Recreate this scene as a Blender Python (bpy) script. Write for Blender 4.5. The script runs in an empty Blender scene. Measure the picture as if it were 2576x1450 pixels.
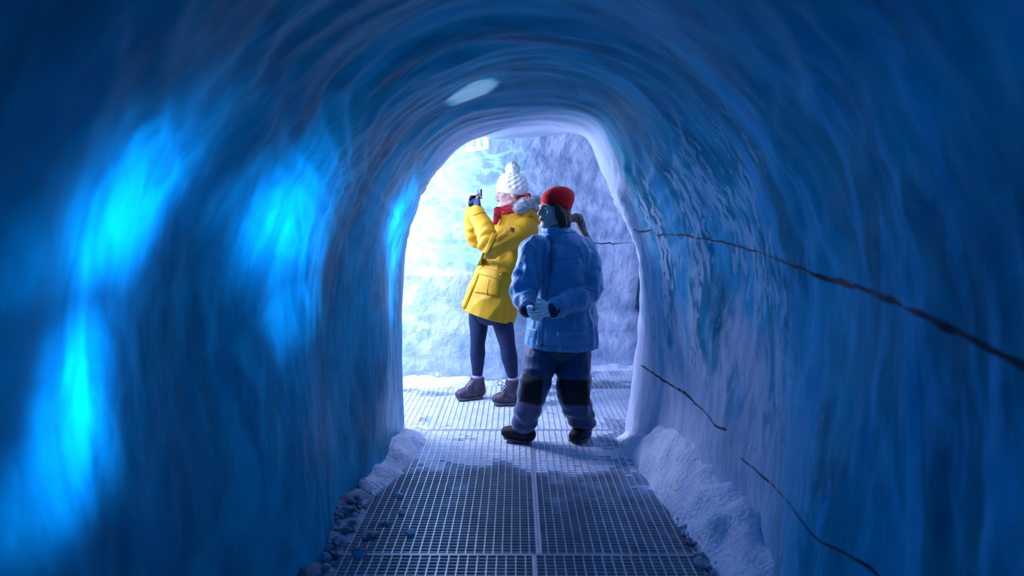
import bpy, bmesh, math, random
import numpy as np
from mathutils import Vector, Matrix, noise, Quaternion
from mathutils.bvhtree import BVHTree

random.seed(7)
S = bpy.context.scene
C = S.collection
PI = math.pi

# ------------------------------------------------------------------ camera
F = 1800.0
PITCH = math.atan(180 / 1800)
YAW = math.atan(10 / 1800)
CH = 1.42
cam_d = bpy.data.cameras.new('camera')
cam = bpy.data.objects.new('camera', cam_d); C.objects.link(cam)
cam.location = (0, 0, CH)
cam.rotation_euler = (PI / 2 - PITCH, 0, YAW)
cam_d.lens = F / 2576 * 36
cam_d.sensor_width = 36
cam_d.clip_start = 0.02
cam_d.dof.use_dof = True
cam_d.dof.focus_distance = 4.9
cam_d.dof.aperture_fstop = 1.6
S.camera = cam
RM = cam.rotation_euler.to_matrix()
CP = Vector(cam.location)

def ray(px, py):
    return (RM @ Vector(((px - 1288) / F, -(py - 725) / F, -1))).normalized()
def V(px, py, Y):            # the point seen at a pixel whose world distance ahead is Y
    d = ray(px, py); return CP + d * (Y / d.y)
def VX(px, py, X):           # the same on the plane x = X
    d = ray(px, py); return CP + d * (X / d.x)

# ------------------------------------------------------------------ world, exposure
S.view_settings.view_transform = 'Standard'
S.view_settings.look = 'None'
S.view_settings.gamma = 1.0
S.view_settings.use_curve_mapping = False
S.view_settings.exposure = 0.0
S.cycles.max_bounces = 7; S.cycles.diffuse_bounces = 4; S.cycles.glossy_bounces = 2
W = bpy.data.worlds.new('world'); S.world = W; W.use_nodes = True
W.node_tree.nodes['Background'].inputs[0].default_value = (0.0, 0.34, 0.72, 1)
W.node_tree.nodes['Background'].inputs[1].default_value = 0.62

def lamp(name, kind, loc, energy, color, size=0.2, aim=None, **kw):
    d = bpy.data.lights.new(name, kind); d.energy = energy; d.color = color
    if kind == 'AREA':
        d.shape = 'RECTANGLE'; d.size = size; d.size_y = kw.get('size_y', size)
    else:
        d.shadow_soft_size = size
    if kind == 'SPOT':
        d.spot_size = kw['cone']; d.spot_blend = kw.get('blend', .3)
    o = bpy.data.objects.new(name, d); C.objects.link(o); o.location = loc
    if aim is not None:
        o.rotation_euler = (Vector(aim) - Vector(loc)).to_track_quat('-Z', 'Y').to_euler()
    return o

LAV = (0.68, 0.73, 1.0)
BLU = (0.0, 0.33, 1.0)
# chamber lamps: lavender light from the left end of the chamber, an unseen fill added at the right
lamp('chamber_key', 'POINT', (-1.70, 5.62, 1.62), 95, LAV, 0.28)
lamp('chamber_side', 'POINT', (-1.45, 5.02, 1.60), 150, LAV, 0.2)
lamp('arch_lamp', 'POINT', (-.545, 4.78, 1.775), 13, (0.86, 0.80, 1.0), 0.04)
lamp('chamber_fill', 'POINT', (2.0, 5.7, 1.7), 14, (0.60, 0.68, 1.0), 0.25)  # added fill, no lamp seen on this side
# lamps sunk in the ice behind the far wall: the bright panel on the left
lamp('ice_panel_lamp', 'AREA', (-1.25, 7.0, 1.55), 38, (0.46, 0.86, 1.0), 1.3, aim=(-0.9, 6.0, 1.5), size_y=0.9)
# unseen blue fill light added behind the viewer
lamp('back_fill', 'AREA', (0.1, -2.4, 1.5), 9, (0.0, 0.42, 1.0), 1.2, aim=(0.3, 2.0, 1.2))

# ------------------------------------------------------------------ materials
def mat(name):
    m = bpy.data.materials.new(name); m.use_nodes = True
    nt = m.node_tree; nt.nodes.clear()
    out = nt.nodes.new('ShaderNodeOutputMaterial')
    return m, nt, out
def N(nt, kind, **kw):
    n = nt.nodes.new(kind)
    for k, v in kw.items():
        if k in n.inputs: n.inputs[k].default_value = v
        else: setattr(n, k, v)
    return n
def rgb(c): return (c[0], c[1], c[2], 1)

def ice(name, deep, pale_tone, ramp=(0.42, 0.62), scale=(1.6, 6.0), trans=0.35, tcol=(0.2, 0.6, 1.0),
        rough=0.28, bump=0.5, bscale=(5, 22), spec=0.5, detail=6, usetrans=False):
    m, nt, out = mat(name)
    L = nt.links.new
    uv = N(nt, 'ShaderNodeTexCoord')
    mp = N(nt, 'ShaderNodeMapping'); mp.inputs['Scale'].default_value = (scale[0], scale[1], 1)
    L(uv.outputs['UV'], mp.inputs[0])
    n1 = N(nt, 'ShaderNodeTexNoise', Scale=1.0, Detail=detail, Roughness=0.6, Distortion=0.4)
    L(mp.outputs[0], n1.inputs['Vector'])
    r = N(nt, 'ShaderNodeValToRGB')
    r.color_ramp.elements[0].position = ramp[0]; r.color_ramp.elements[0].color = rgb(deep)
    r.color_ramp.elements[1].position = ramp[1]; r.color_ramp.elements[1].color = rgb(pale_tone)
    L(n1.outputs[0], r.inputs[0])
    # bump
    mb = N(nt, 'ShaderNodeMapping'); mb.inputs['Scale'].default_value = (bscale[0], bscale[1], 1)
    L(uv.outputs['UV'], mb.inputs[0])
    n2 = N(nt, 'ShaderNodeTexNoise', Scale=1.0, Detail=3, Roughness=0.5, Distortion=0.1)
    L(mb.outputs[0], n2.inputs['Vector'])
    bp = N(nt, 'ShaderNodeBump', Strength=bump, Distance=0.03)
    L(n2.outputs[0], bp.inputs['Height'])
    p = N(nt, 'ShaderNodeBsdfPrincipled', Roughness=rough, IOR=1.31)
    p.inputs['Specular IOR Level'].default_value = spec
    L(r.outputs[0], p.inputs['Base Color']); L(bp.outputs[0], p.inputs['Normal'])
    t = N(nt, 'ShaderNodeBsdfTranslucent'); L(bp.outputs[0], t.inputs['Normal'])
    # cloudiness inside the ice
    mt = N(nt, 'ShaderNodeMapping'); mt.inputs['Scale'].default_value = (2.2, 4.5, 1)
    L(uv.outputs['UV'], mt.inputs[0])
    n3 = N(nt, 'ShaderNodeTexNoise', Scale=1.0, Detail=5, Roughness=0.55, Distortion=1.6)
    L(mt.outputs[0], n3.inputs['Vector'])
    r3 = N(nt, 'ShaderNodeValToRGB')
    r3.color_ramp.elements[0].position = .36; r3.color_ramp.elements[0].color = rgb([v * .35 for v in tcol])
    r3.color_ramp.elements[1].position = .64; r3.color_ramp.elements[1].color = rgb(tcol)
    if usetrans:                      # veins round the clear lenses in the lit ice
        sc = N(nt, 'ShaderNodeVectorMath', operation='SCALE'); sc.inputs['Scale'].default_value = .9; L(n3.outputs[1], sc.inputs[0])
        ad = N(nt, 'ShaderNodeVectorMath', operation='ADD'); L(mt.outputs[0], ad.inputs[0]); L(sc.outputs[0], ad.inputs[1])
        vo = N(nt, 'ShaderNodeTexVoronoi', feature='DISTANCE_TO_EDGE', Scale=1.7); L(ad.outputs[0], vo.inputs['Vector'])
        mr = N(nt, 'ShaderNodeMapRange', interpolation_type='SMOOTHSTEP'); mr.inputs['From Max'].default_value = .16
        mr.inputs['To Min'].default_value = .20; mr.inputs['To Max'].default_value = -.06; L(vo.outputs['Distance'], mr.inputs['Value'])
        sm2 = N(nt, 'ShaderNodeMath', operation='ADD'); L(n3.outputs[0], sm2.inputs[0]); L(mr.outputs[0], sm2.inputs[1]); L(sm2.outputs[0], r3.inputs[0])
    else: L(n3.outputs[0], r3.inputs[0])
    if 1: L(r3.outputs[0], t.inputs['Color'])
    mx = N(nt, 'ShaderNodeMixShader'); mx.inputs[0].default_value = trans
    if usetrans:
        at = N(nt, 'ShaderNodeAttribute', attribute_name='clear')
        mm = N(nt, 'ShaderNodeMath', operation='MULTIPLY'); mm.inputs[1].default_value = trans
        L(at.outputs['Fac'], mm.inputs[0]); L(mm.outputs[0], mx.inputs[0])
    L(p.outputs[0], mx.inputs[1]); L(t.outputs[0], mx.inputs[2]); L(mx.outputs[0], out.inputs[0])
    return m

def pbr(name, col, rough=0.7, metal=0.0, col2=None, nscale=30, bump=0.0, bscale=200, bdist=0.004, spec=0.4,
        emis=None, estr=0, sheen=0, sub=0):
    m, nt, out = mat(name); L = nt.links.new
    p = N(nt, 'ShaderNodeBsdfPrincipled', Roughness=rough, Metallic=metal)
    p.inputs['Base Color'].default_value = rgb(col)
    p.inputs['Specular IOR Level'].default_value = spec
    if sheen: p.inputs['Sheen Weight'].default_value = sheen; p.inputs['Sheen Roughness'].default_value = .35
    if sub:
        p.inputs['Subsurface Weight'].default_value = sub
        p.inputs['Subsurface Radius'].default_value = (0.01, 0.004, 0.002)
    tc = N(nt, 'ShaderNodeTexCoord')
    if col2 is not None:
        n = N(nt, 'ShaderNodeTexNoise', Scale=nscale, Detail=4); L(tc.outputs['Object'], n.inputs['Vector'])
        r = N(nt, 'ShaderNodeValToRGB')
        r.color_ramp.elements[0].position = .35; r.color_ramp.elements[0].color = rgb(col)
        r.color_ramp.elements[1].position = .65; r.color_ramp.elements[1].color = rgb(col2)
        L(n.outputs[0], r.inputs[0]); L(r.outputs[0], p.inputs['Base Color'])
    if bump:
        n = N(nt, 'ShaderNodeTexNoise', Scale=bscale, Detail=3); L(tc.outputs['Object'], n.inputs['Vector'])
        b = N(nt, 'ShaderNodeBump', Strength=bump, Distance=bdist); L(n.outputs[0], b.inputs['Height'])
        L(b.outputs[0], p.inputs['Normal'])
    if emis is not None:
        p.inputs['Emission Color'].default_value = rgb(emis); p.inputs['Emission Strength'].default_value = estr
    L(p.outputs[0], out.inputs[0])
    return m

M = {}
def tunnel_ice():
    """one ice for the whole vault: clear blue on the left, rippled over the crown, frosted flecks on the right"""
    m, nt, out = mat('tunnel_ice'); L = nt.links.new
    uv = N(nt, 'ShaderNodeTexCoord'); sep = N(nt, 'ShaderNodeSeparateXYZ'); L(uv.outputs['UV'], sep.inputs[0])
    def mapr(src, a, b, c=0.0, d=1.0):
        n = N(nt, 'ShaderNodeMapRange', interpolation_type='SMOOTHSTEP')
        n.inputs['From Min'].default_value = a; n.inputs['From Max'].default_value = b
        n.inputs['To Min'].default_value = c; n.inputs['To Max'].default_value = d
        L(src, n.inputs['Value']); return n.outputs[0]
    def math_(op, x, y):
        n = N(nt, 'ShaderNodeMath', operation=op)
        for i, v in enumerate((x, y)):
            if isinstance(v, (int, float)): n.inputs[i].default_value = v
            else: L(v, n.inputs[i])
        return n.outputs[0]
    def nz(sx, sy, detail=4, dist=.4, rough=.55, off=0):
        mp = N(nt, 'ShaderNodeMapping'); mp.inputs['Scale'].default_value = (sx, sy, 1); mp.inputs['Location'].default_value = (off, off, 0)
        L(uv.outputs['UV'], mp.inputs[0])
        n = N(nt, 'ShaderNodeTexNoise', Scale=1.0, Detail=detail, Roughness=rough, Distortion=dist); L(mp.outputs[0], n.inputs['Vector'])
        return n.outputs[0]
    def mixc(f, a, b):
        n = N(nt, 'ShaderNodeMix', data_type='RGBA'); L(f, n.inputs[0])
        for i, v in ((6, a), (7, b)):
            if isinstance(v, tuple): n.inputs[i].default_value = rgb(v)
            else: L(v, n.inputs[i])
        return n.outputs[2]
    U, Vv = sep.outputs['X'], sep.outputs['Y']
    right = mapr(U, 2.75, 3.15)
    far = mapr(Vv, 2.9, 4.1)
    base = mixc(mapr(nz(1.5, 2.4), .35, .68), (0.008, 0.20, 0.34), (0.02, 0.40, 0.62))
    base = mixc(mapr(nz(1.9, 4.2, 4, .6, .55, 11), .50, .62, 0, .75), base, (0.004, 0.11, 0.22))
    # frosted flecks: dense towards the opening, thinning towards the viewer
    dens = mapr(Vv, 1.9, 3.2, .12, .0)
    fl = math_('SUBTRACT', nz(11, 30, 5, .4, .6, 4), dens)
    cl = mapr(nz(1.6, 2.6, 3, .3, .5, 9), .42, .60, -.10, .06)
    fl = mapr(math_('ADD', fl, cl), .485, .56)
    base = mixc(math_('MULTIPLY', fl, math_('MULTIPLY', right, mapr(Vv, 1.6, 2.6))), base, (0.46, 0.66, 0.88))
    # broad paler streaks on the near right wall
    st = mapr(nz(1.1, 4.5, 5, .7, .6, 2), .47, .60, 0, .9)
    base = mixc(math_('MULTIPLY', st, right), base, (0.08, 0.50, 0.86))
    # paler at the opening: chamber light on the rim painted into the colour
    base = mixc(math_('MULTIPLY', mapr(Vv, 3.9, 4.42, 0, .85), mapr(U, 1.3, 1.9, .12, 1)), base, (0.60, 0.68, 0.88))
    # hard white snow plastered along the foot of the right wall
    ft = math_('ADD', U, mapr(nz(3, 5, 4, .5, .6, 7), .3, .7, -.25, .25))
    base = mixc(math_('MULTIPLY', mapr(ft, 3.62, 4.02), mapr(Vv, 2.1, 3.0, 0, .95)), base, (0.62, 0.66, 0.86))
    fr = N(nt, 'ShaderNodeAttribute', attribute_name='pale_tone')  # mask of the light pool painted on the crown
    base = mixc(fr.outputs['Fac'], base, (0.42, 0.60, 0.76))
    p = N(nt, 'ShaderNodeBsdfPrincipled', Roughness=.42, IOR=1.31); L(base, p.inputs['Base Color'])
    L(mapr(Vv, 3.0, 4.3, .06, .5), p.inputs['Specular IOR Level'])
    h = math_('ADD', nz(4.0, 7.5, 3, .3, .5, 1), math_('MULTIPLY', nz(13, 30, 3, .3, .5, 6), .22))
    h = math_('ADD', h, math_('MULTIPLY', math_('MULTIPLY', fl, right), .22))
    bp = N(nt, 'ShaderNodeBump', Strength=.55, Distance=.03); L(h, bp.inputs['Height']); L(bp.outputs[0], p.inputs['Normal'])
    t = N(nt, 'ShaderNodeBsdfTranslucent'); L(bp.outputs[0], t.inputs['Normal'])
    L(mixc(mapr(nz(3.0, 4.0, 5, 1.3), .34, .66), (0.10, 0.40, 0.55), (0.22, 0.78, 1.0)), t.inputs['Color'])
    at = N(nt, 'ShaderNodeAttribute', attribute_name='clear')
    mx = N(nt, 'ShaderNodeMixShader'); L(at.outputs['Fac'], mx.inputs[0])
    L(p.outputs[0], mx.inputs[1]); L(t.outputs[0], mx.inputs[2]); L(mx.outputs[0], out.inputs[0])
    return m
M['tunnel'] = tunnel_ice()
M['ice_far'] = ice('ice_far', (0.36, 0.46, 0.66), (0.66, 0.72, 0.90), ramp=(.4, .62), scale=(5, 5), trans=0.6,
                   tcol=(0.75, 0.92, 1.0), rough=0.4, bump=1.0, bscale=(13, 10), usetrans=True)
M['snow'] = pbr('snow', (0.62, 0.70, 0.92), 0.8, col2=(0.86, 0.88, 0.98), nscale=9, bump=.8, bscale=45, bdist=.02)
M['dirty_snow'] = pbr('dirty_snow', (0.10, 0.13, 0.20), 0.85, col2=(0.45, 0.52, 0.66), nscale=14, bump=.8, bscale=40, bdist=.02)
M['ash'] = pbr('ash', (0.006, 0.012, 0.03), 0.7, col2=(0.02, 0.035, 0.07), nscale=20)
M['steel'] = pbr('steel', (0.50, 0.56, 0.66), 0.38, metal=0.55, col2=(0.62, 0.68, 0.78), nscale=6, bump=.15, bscale=90)
M['pit'] = pbr('pit', (0.02, 0.05, 0.09), 0.8, col2=(0.06, 0.10, 0.16), nscale=10)
M['yellow'] = pbr('yellow', (0.50, 0.26, 0.002), 0.6, col2=(0.55, 0.30, 0.004), nscale=8, bump=.25, bscale=260, spec=.3)
M['yellow_seam'] = pbr('yellow_seam', (0.42, 0.25, 0.004), 0.8)
M['blue_seam'] = pbr('blue_seam', (0.02, 0.10, 0.28), 0.8)
M['yellow_lining'] = pbr('yellow_lining', (0.10, 0.03, 0.01), 0.8)
M['navy'] = pbr('navy', (0.004, 0.014, 0.055), 0.85)
M['blue_shell'] = pbr('blue_shell', (0.08, 0.28, 0.52), 0.5, col2=(0.08, 0.33, 0.60), nscale=9, bump=.2, bscale=220, spec=.5, sheen=.8)
M['blue_dark'] = pbr('blue_dark', (0.004, 0.02, 0.06), 0.6)
M['pants'] = pbr('pants', (0.022, 0.05, 0.13), 0.55, col2=(0.03, 0.065, 0.16), nscale=7, bump=.2, bscale=200, sheen=.5)
M['black'] = pbr('black', (0.004, 0.005, 0.010), 0.75)
M['boot'] = pbr('boot', (0.025, 0.022, 0.045), 0.55, col2=(0.07, 0.05, 0.08), nscale=25, bump=.3, bscale=150)
M['sole'] = pbr('sole', (0.10, 0.08, 0.09), 0.7)
M['lace'] = pbr('lace', (0.05, 0.12, 0.20), 0.8)
M['metal'] = pbr('metal', (0.8, 0.8, 0.85), 0.25, metal=1)
M['sock'] = pbr('sock', (0.42, 0.36, 0.55), 0.9)
M['skin'] = pbr('skin', (0.72, 0.46, 0.40), 0.5, sub=.15, col2=(0.76, 0.50, 0.44), nscale=12)
M['lips'] = pbr('lips', (0.50, 0.16, 0.16), 0.45)
M['eye'] = pbr('eye', (0.75, 0.75, 0.78), 0.15)
M['iris'] = pbr('iris', (0.03, 0.03, 0.035), 0.1)
M['hair_dark'] = pbr('hair_dark', (0.035, 0.016, 0.012), 0.5, col2=(0.07, 0.035, 0.025), nscale=60)
M['hair_tail'] = pbr('hair_tail', (0.14, 0.085, 0.075), 0.5, col2=(0.24, 0.16, 0.14), nscale=60)
M['knit_white'] = pbr('knit_white', (0.70, 0.72, 0.66), 0.95, col2=(0.80, 0.82, 0.76), nscale=40, bump=.6, bscale=160, sheen=.4)
M['knit_red'] = pbr('knit_red', (0.84, 0.002, 0.006), 0.9, col2=(0.90, 0.004, 0.008), nscale=40, bump=.7, bscale=180, sheen=.2)
M['scarf'] = pbr('scarf', (0.62, 0.01, 0.03), 0.9, col2=(0.10, 0.01, 0.02), nscale=22, bump=.5, bscale=120)
M['fur'] = pbr('fur', (0.20, 0.25, 0.29), 0.95, col2=(0.50, 0.55, 0.58), nscale=18, sheen=.5)
M['glove_grey'] = pbr('glove_grey', (0.72, 0.76, 0.78), 0.85, col2=(0.86, 0.88, 0.88), nscale=25, bump=.4, bscale=130)
M['phone'] = pbr('phone', (0.02, 0.02, 0.03), 0.25)
M['screen'] = pbr('screen', (0.1, 0.1, 0.1), 0.2, emis=(1.0, 0.45, 0.30), estr=1.2)
M['sign_white'] = pbr('sign_white', (0.9, 0.95, 0.93), 0.4, emis=(0.92, 1.0, 0.98), estr=1.6)
M['sign_green'] = pbr('sign_green', (0.0, 0.5, 0.35), 0.4, emis=(0.0, 0.85, 0.70), estr=1.2)
M['sign_back'] = pbr('sign_back', (0.3, 0.9, 0.6), 0.4, emis=(0.35, 1.0, 0.62), estr=5.0)
M['led'] = pbr('led', (1, .9, .8), 0.3, emis=(1.0, 0.86, 0.74), estr=9)
M['patch_dark'] = pbr('patch_dark', (0.08, 0.03, 0.01), 0.7)

# ------------------------------------------------------------------ mesh helpers
def tag(o, label=None, cat=None, group=None, kind=None):
    if label: o['label'] = label
    if cat: o['category'] = cat
    if group: o['group'] = group
    if kind: o['kind'] = kind
    return o
def link(name, me, m, parent=None, smooth=True):
    o = bpy.data.objects.new(name, me); C.objects.link(o)
    if m is not None and not me.materials: me.materials.append(m)
    if smooth:
        me.polygons.foreach_set('use_smooth', [True] * len(me.polygons))
    if parent is not None: o.parent = parent
    return o
def pymesh(vs, fs, name='m'):
    me = bpy.data.meshes.new(name); me.from_pydata([tuple(v) for v in vs], [], fs); me.update(); return me
def merge(parts):
    vs, fs = [], []
    for v, f in parts:
        b = len(vs); vs += list(v); fs += [tuple(i + b for i in q) for q in f]
    return vs, fs
def box(c, s, rot=None):
    c = Vector(c); vs = []
    for x in (-1, 1):
        for y in (-1, 1):
            for z in (-1, 1):
                p = Vector((x * s[0] / 2, y * s[1] / 2, z * s[2] / 2))
                if rot is not None: p = rot @ p
                vs.append(c + p)
    return vs, [(0, 1, 3, 2), (4, 6, 7, 5), (0, 4, 5, 1), (2, 3, 7, 6), (0, 2, 6, 4), (1, 5, 7, 3)]
def ellipsoid(c, r, rot=None, n=16, m=10):
    c = Vector(c); vs = []; fs = []
    if not hasattr(r, '__len__'): r = (r, r, r)
    for i in range(1, m):
        a = PI * i / m
        for j in range(n):
            b = 2 * PI * j / n
            p = Vector((r[0] * math.sin(a) * math.cos(b), r[1] * math.sin(a) * math.sin(b), r[2] * math.cos(a)))
            if rot is not None: p = rot @ p
            vs.append(c + p)
    t = Vector((0, 0, r[2])); 
    if rot is not None: t = rot @ t
    vs.append(c + t); vs.append(c - t); T = len(vs) - 2; B = T + 1
    for i in range(m - 2):
        for j in range(n):
            k = (j + 1) % n
            fs.append((i * n + j, (i + 1) * n + j, (i + 1) * n + k, i * n + k))
    for j in range(n):
        k = (j + 1) % n
        fs.append((T, j, k)); fs.append((B, (m - 2) * n + k, (m - 2) * n + j))
    return vs, fs
def catmull(P, n):
    """smooth resample of a list of tuples/vectors"""
    P = [tuple(p) for p in P]; out = []
    for i in range(len(P) - 1):
        p0 = P[max(i - 1, 0)]; p1 = P[i]; p2 = P[i + 1]; p3 = P[min(i + 2, len(P) - 1)]
        for k in range(n):
            t = k / n
            out.append(tuple(.5 * ((2 * b) + (-a + c) * t + (2 * a - 5 * b + 4 * c - d) * t * t + (-a + 3 * b - 3 * c + d) * t ** 3)
                             for a, b, c, d in zip(p0, p1, p2, p3)))
    out.append(P[-1]); return out
def loft(pts, rad, side=None, seg=18, sub=4, cap=True, flat=False):
    """closed tapered limb; rad entries r or (r_side, r_front); side = direction of first radius"""
    rad = [(r, r) if not hasattr(r, '__len__') else r for r in rad]
    Q = catmull([tuple(p) + tuple(r) for p, r in zip(pts, rad)], sub) if len(pts) > 2 else \
        [tuple(Vector(pts[0]).lerp(Vector(pts[1]), k / sub)) + tuple(a + (b - a) * k / sub for a, b in zip(rad[0], rad[1])) for k in range(sub + 1)]
    P = [Vector(q[:3]) for q in Q]; R = [(max(q[3], 1e-4), max(q[4], 1e-4)) for q in Q]
    def add_cap(P, R, end):
        i = -1 if end else 0; j = -2 if end else 1
        d = (P[i] - P[j]).normalized(); r = min(R[i]) * .9
        newP, newR = [], []
        for a in (35, 62, 80):
            a = math.radians(a)
            newP.append(P[i] + d * r * math.sin(a)); newR.append((R[i][0] * math.cos(a), R[i][1] * math.cos(a)))
        return newP, newR
    if cap and not flat:
        a, b = add_cap(P, R, True); c, d = add_cap(P, R, False)
        P = c[::-1] + P + a; R = d[::-1] + R + b
    vs, fs = [], []
    prev = None
    for i, p in enumerate(P):
        t = (P[min(i + 1, len(P) - 1)] - P[max(i - 1, 0)]).normalized()
        if side is not None: s = Vector(side)
        elif prev is not None: s = prev
        else: s = Vector((1, 0, 0)) if abs(t.x) < .8 else Vector((0, 1, 0))
        s = (s - t * s.dot(t)).normalized(); prev = s; u = t.cross(s)
        for j in range(seg):
            a = 2 * PI * j / seg
            vs.append(p + s * R[i][0] * math.cos(a) + u * R[i][1] * math.sin(a))
    n = len(P)
    for i in range(n - 1):
        for j in range(seg):
            k = (j + 1) % seg
            fs.append((i * seg + j, i * seg + k, (i + 1) * seg + k, (i + 1) * seg + j))
    fs.append(tuple(range(seg))[::-1]); fs.append(tuple((n - 1) * seg + j for j in range(seg)))
    return vs, fs
def xf(part, mtx):
    return [mtx @ Vector(v) for v in part[0]], part[1]
def fuse(parts, voxel=0.006, smooth=4, factor=0.5):
    vs, fs = merge(parts)
    me = pymesh(vs, fs); o = bpy.data.objects.new('tmp', me); C.objects.link(o)
    r = o.modifiers.new('r', 'REMESH'); r.mode = 'VOXEL'; r.voxel_size = voxel
    if smooth:
        s = o.modifiers.new('s', 'SMOOTH'); s.iterations = smooth; s.factor = factor
    dg = bpy.context.evaluated_depsgraph_get(); dg.update()
    out = bpy.data.meshes.new_from_object(o.evaluated_get(dg))
    bpy.data.objects.remove(o); bpy.data.meshes.remove(me)
    return out
def displace(me, fn):
    me.update()
    co = [v.co.copy() for v in me.vertices]; no = [v.normal.copy() for v in me.vertices]
    for v, c, n in zip(me.vertices, co, no):
        v.co = c + n * fn(c, n)
    me.update()
def gauss(d, s): return math.exp(-d * d / (2 * s * s))
def folds(c, amp, sx, sy, sz, seed=0):
    return amp * (abs(noise.noise(Vector((c.x * sx + seed, c.y * sy, c.z * sz)))) * -2 + .5)
def shell(me, pred, off, thick=0.002, name='patch'):
    """faces of me that satisfy pred, lifted by off along the normals and given thickness"""
    me.update()
    idx = {}; vs = []; fs = []
    for p in me.polygons:
        if pred(p.center, p.normal):
            f = []
            for i in p.vertices:
                if i not in idx:
                    idx[i] = len(vs); v = me.vertices[i]; vs.append(v.co + v.normal * off)
                f.append(idx[i])
            fs.append(tuple(f))
    if not fs: return None
    n = len(vs); inner = [None] * n
    for i, k in idx.items():
        v = me.vertices[i]; inner[k] = v.co + v.normal * (off - thick - .004)
    edges = {}
    for f in fs:
        for a, b in zip(f, f[1:] + f[:1]): edges[(a, b)] = edges.get((a, b), 0) + 1
    side = [(b, a, a + n, b + n) for (a, b) in edges if (b, a) not in edges]
    back = [tuple(i + n for i in f[::-1]) for f in fs]
    return pymesh(vs + inner, fs + back + side, name)
def bvh_of(me):
    return BVHTree.FromPolygons([v.co.copy() for v in me.vertices], [tuple(p.vertices) for p in me.polygons])
def on(bvh, px, py):
    h = bvh.ray_cast(CP, ray(px, py)); return h[0], h[1]
def decal(bvh, quad, nu, nv, lift=0.004, thick=0.004, bulge=0.0):
    """a raised piece of cloth sewn on a garment: corners are where it lies, grid hugs the cloth"""
    (ax, ay), (bx, by), (cx_, cy_), (dx, dy) = quad
    top = []; bot = []
    for i in range(nu + 1):
        for j in range(nv + 1):
            u = i / nu; v = j / nv
            px = (ax * (1 - u) + bx * u) * (1 - v) + (dx * (1 - u) + cx_ * u) * v
            py = (ay * (1 - u) + by * u) * (1 - v) + (dy * (1 - u) + cy_ * u) * v
            p, n = on(bvh, px, py)
            if p is None:
                if top: p = top[-1] ; n = Vector((0, -1, 0))
                else: return None
            if n.dot(ray(px, py)) > 0: n = -n
            b = bulge * math.sin(PI * u) * math.sin(PI * v)
            top.append(p + n * (lift + b)); bot.append(p - n * thick)
    k = nv + 1; fs = []; m = len(top)
    for i in range(nu):
        for j in range(nv):
            a = i * k + j; fs.append((a, a + k, a + k + 1, a + 1)); fs.append((a + m, a + m + 1, a + m + k + 1, a + m + k))
    per = [i * k for i in range(nu + 1)] + [nu * k + j for j in range(1, nv + 1)] + [i * k + nv for i in range(nu - 1, -1, -1)] + [j for j in range(nv - 1, 0, -1)]
    for a, b in zip(per, per[1:] + per[:1]): fs.append((a, a + m, b + m, b))
    return pymesh(top + bot, fs)
def cord(bvh, pix, r, lift=0.002):
    P = []
    for px, py in catmull(pix, 5):
        p, n = on(bvh, px, py)
        if p is None: continue
        if n.dot(ray(px, py)) > 0: n = -n
        P.append(p + n * lift)
    if len(P) < 3: return None
    return pymesh(*loft(P, [r] * len(P), seg=7, sub=1))
def fuzz(me, count, length, r, jitter=.5, seed=1):
    """short fibres standing on a surface, one mesh"""
    rnd = random.Random(seed); vs = []; fs = []
    polys = list(me.polygons)
    for _ in range(count):
        p = polys[rnd.randrange(len(polys))]
        c = p.center + Vector((rnd.uniform(-1, 1), rnd.uniform(-1, 1), rnd.uniform(-1, 1))) * .003
        d = (p.normal + Vector((rnd.uniform(-1, 1), rnd.uniform(-1, 1), rnd.uniform(-1, 1))) * jitter).normalized()
        s = d.orthogonal().normalized(); t = d.cross(s); l = length * rnd.uniform(.5, 1.1)
        b = len(vs)
        for k in range(3):
            a = 2 * PI * k / 3; vs.append(c - d * .004 + (s * math.cos(a) + t * math.sin(a)) * r)
        vs.append(c + d * l)
        fs += [(b, b + 1, b + 3), (b + 1, b + 2, b + 3), (b + 2, b, b + 3)]
    return vs, fs
def meshdata(me): return [v.co.copy() for v in me.vertices], [tuple(p.vertices) for p in me.polygons]

# ------------------------------------------------------------------ the tunnel shell
def sm(a, b, x):
    t = min(1, max(0, (x - a) / (b - a))); return t * t * (3 - 2 * t)
YE = 4.62                                   # where the tunnel opens into the chamber
def half_left(Y):  return 0.93 - 0.20 * sm(3.2, YE, Y) + 0.05 * math.sin(Y * 3.7 + .6) * sm(4.6, 3.4, Y)
def half_right(Y): return 0.99 - 0.20 * sm(2.7, 4.5, Y) + 0.05 * math.sin(Y * 2.3)* sm(4.6, 3.4, Y)
def apex(Y):       return 2.14 - 0.14 * sm(2.0, 4.4, Y)
def resample(P, n=400):
    Q = [Vector(p) for p in catmull(P, 30)]; L_ = [0]
    for a, b in zip(Q, Q[1:]): L_.append(L_[-1] + (b - a).length)
    out = []; k = 0
    for i in range(n + 1):
        d = L_[-1] * i / n
        while k < len(Q) - 2 and L_[k + 1] < d: k += 1
        out.append(Q[k].lerp(Q[k + 1], (d - L_[k]) / max(1e-9, L_[k + 1] - L_[k])))
    return out
NEAR = resample([(-.88, -.08), (-.91, .4), (-.94, .85), (-.92, 1.22), (-.80, 1.58), (-.56, 1.88), (-.27, 2.06), (0, 2.12), (.30, 2.08), (.62, 1.90), (.88, 1.58), (.99, 1.22), (1.0, .85), (.98, .4), (.97, -.08)])
END = resample([(-.735, -.08), (-.73, .4), (-.735, .8), (-.73, 1.08), (-.705, 1.28), (-.65, 1.45), (-.585, 1.61), (-.50, 1.74), (-.40, 1.85), (-.25, 1.94), (0, 1.99), (.25, 1.985), (.42, 1.93), (.51, 1.80), (.61, 1.59), (.72, 1.34), (.77, 1.18), (.785, .95), (.79, .6), (.77, .3), (.70, -.08)])
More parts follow.
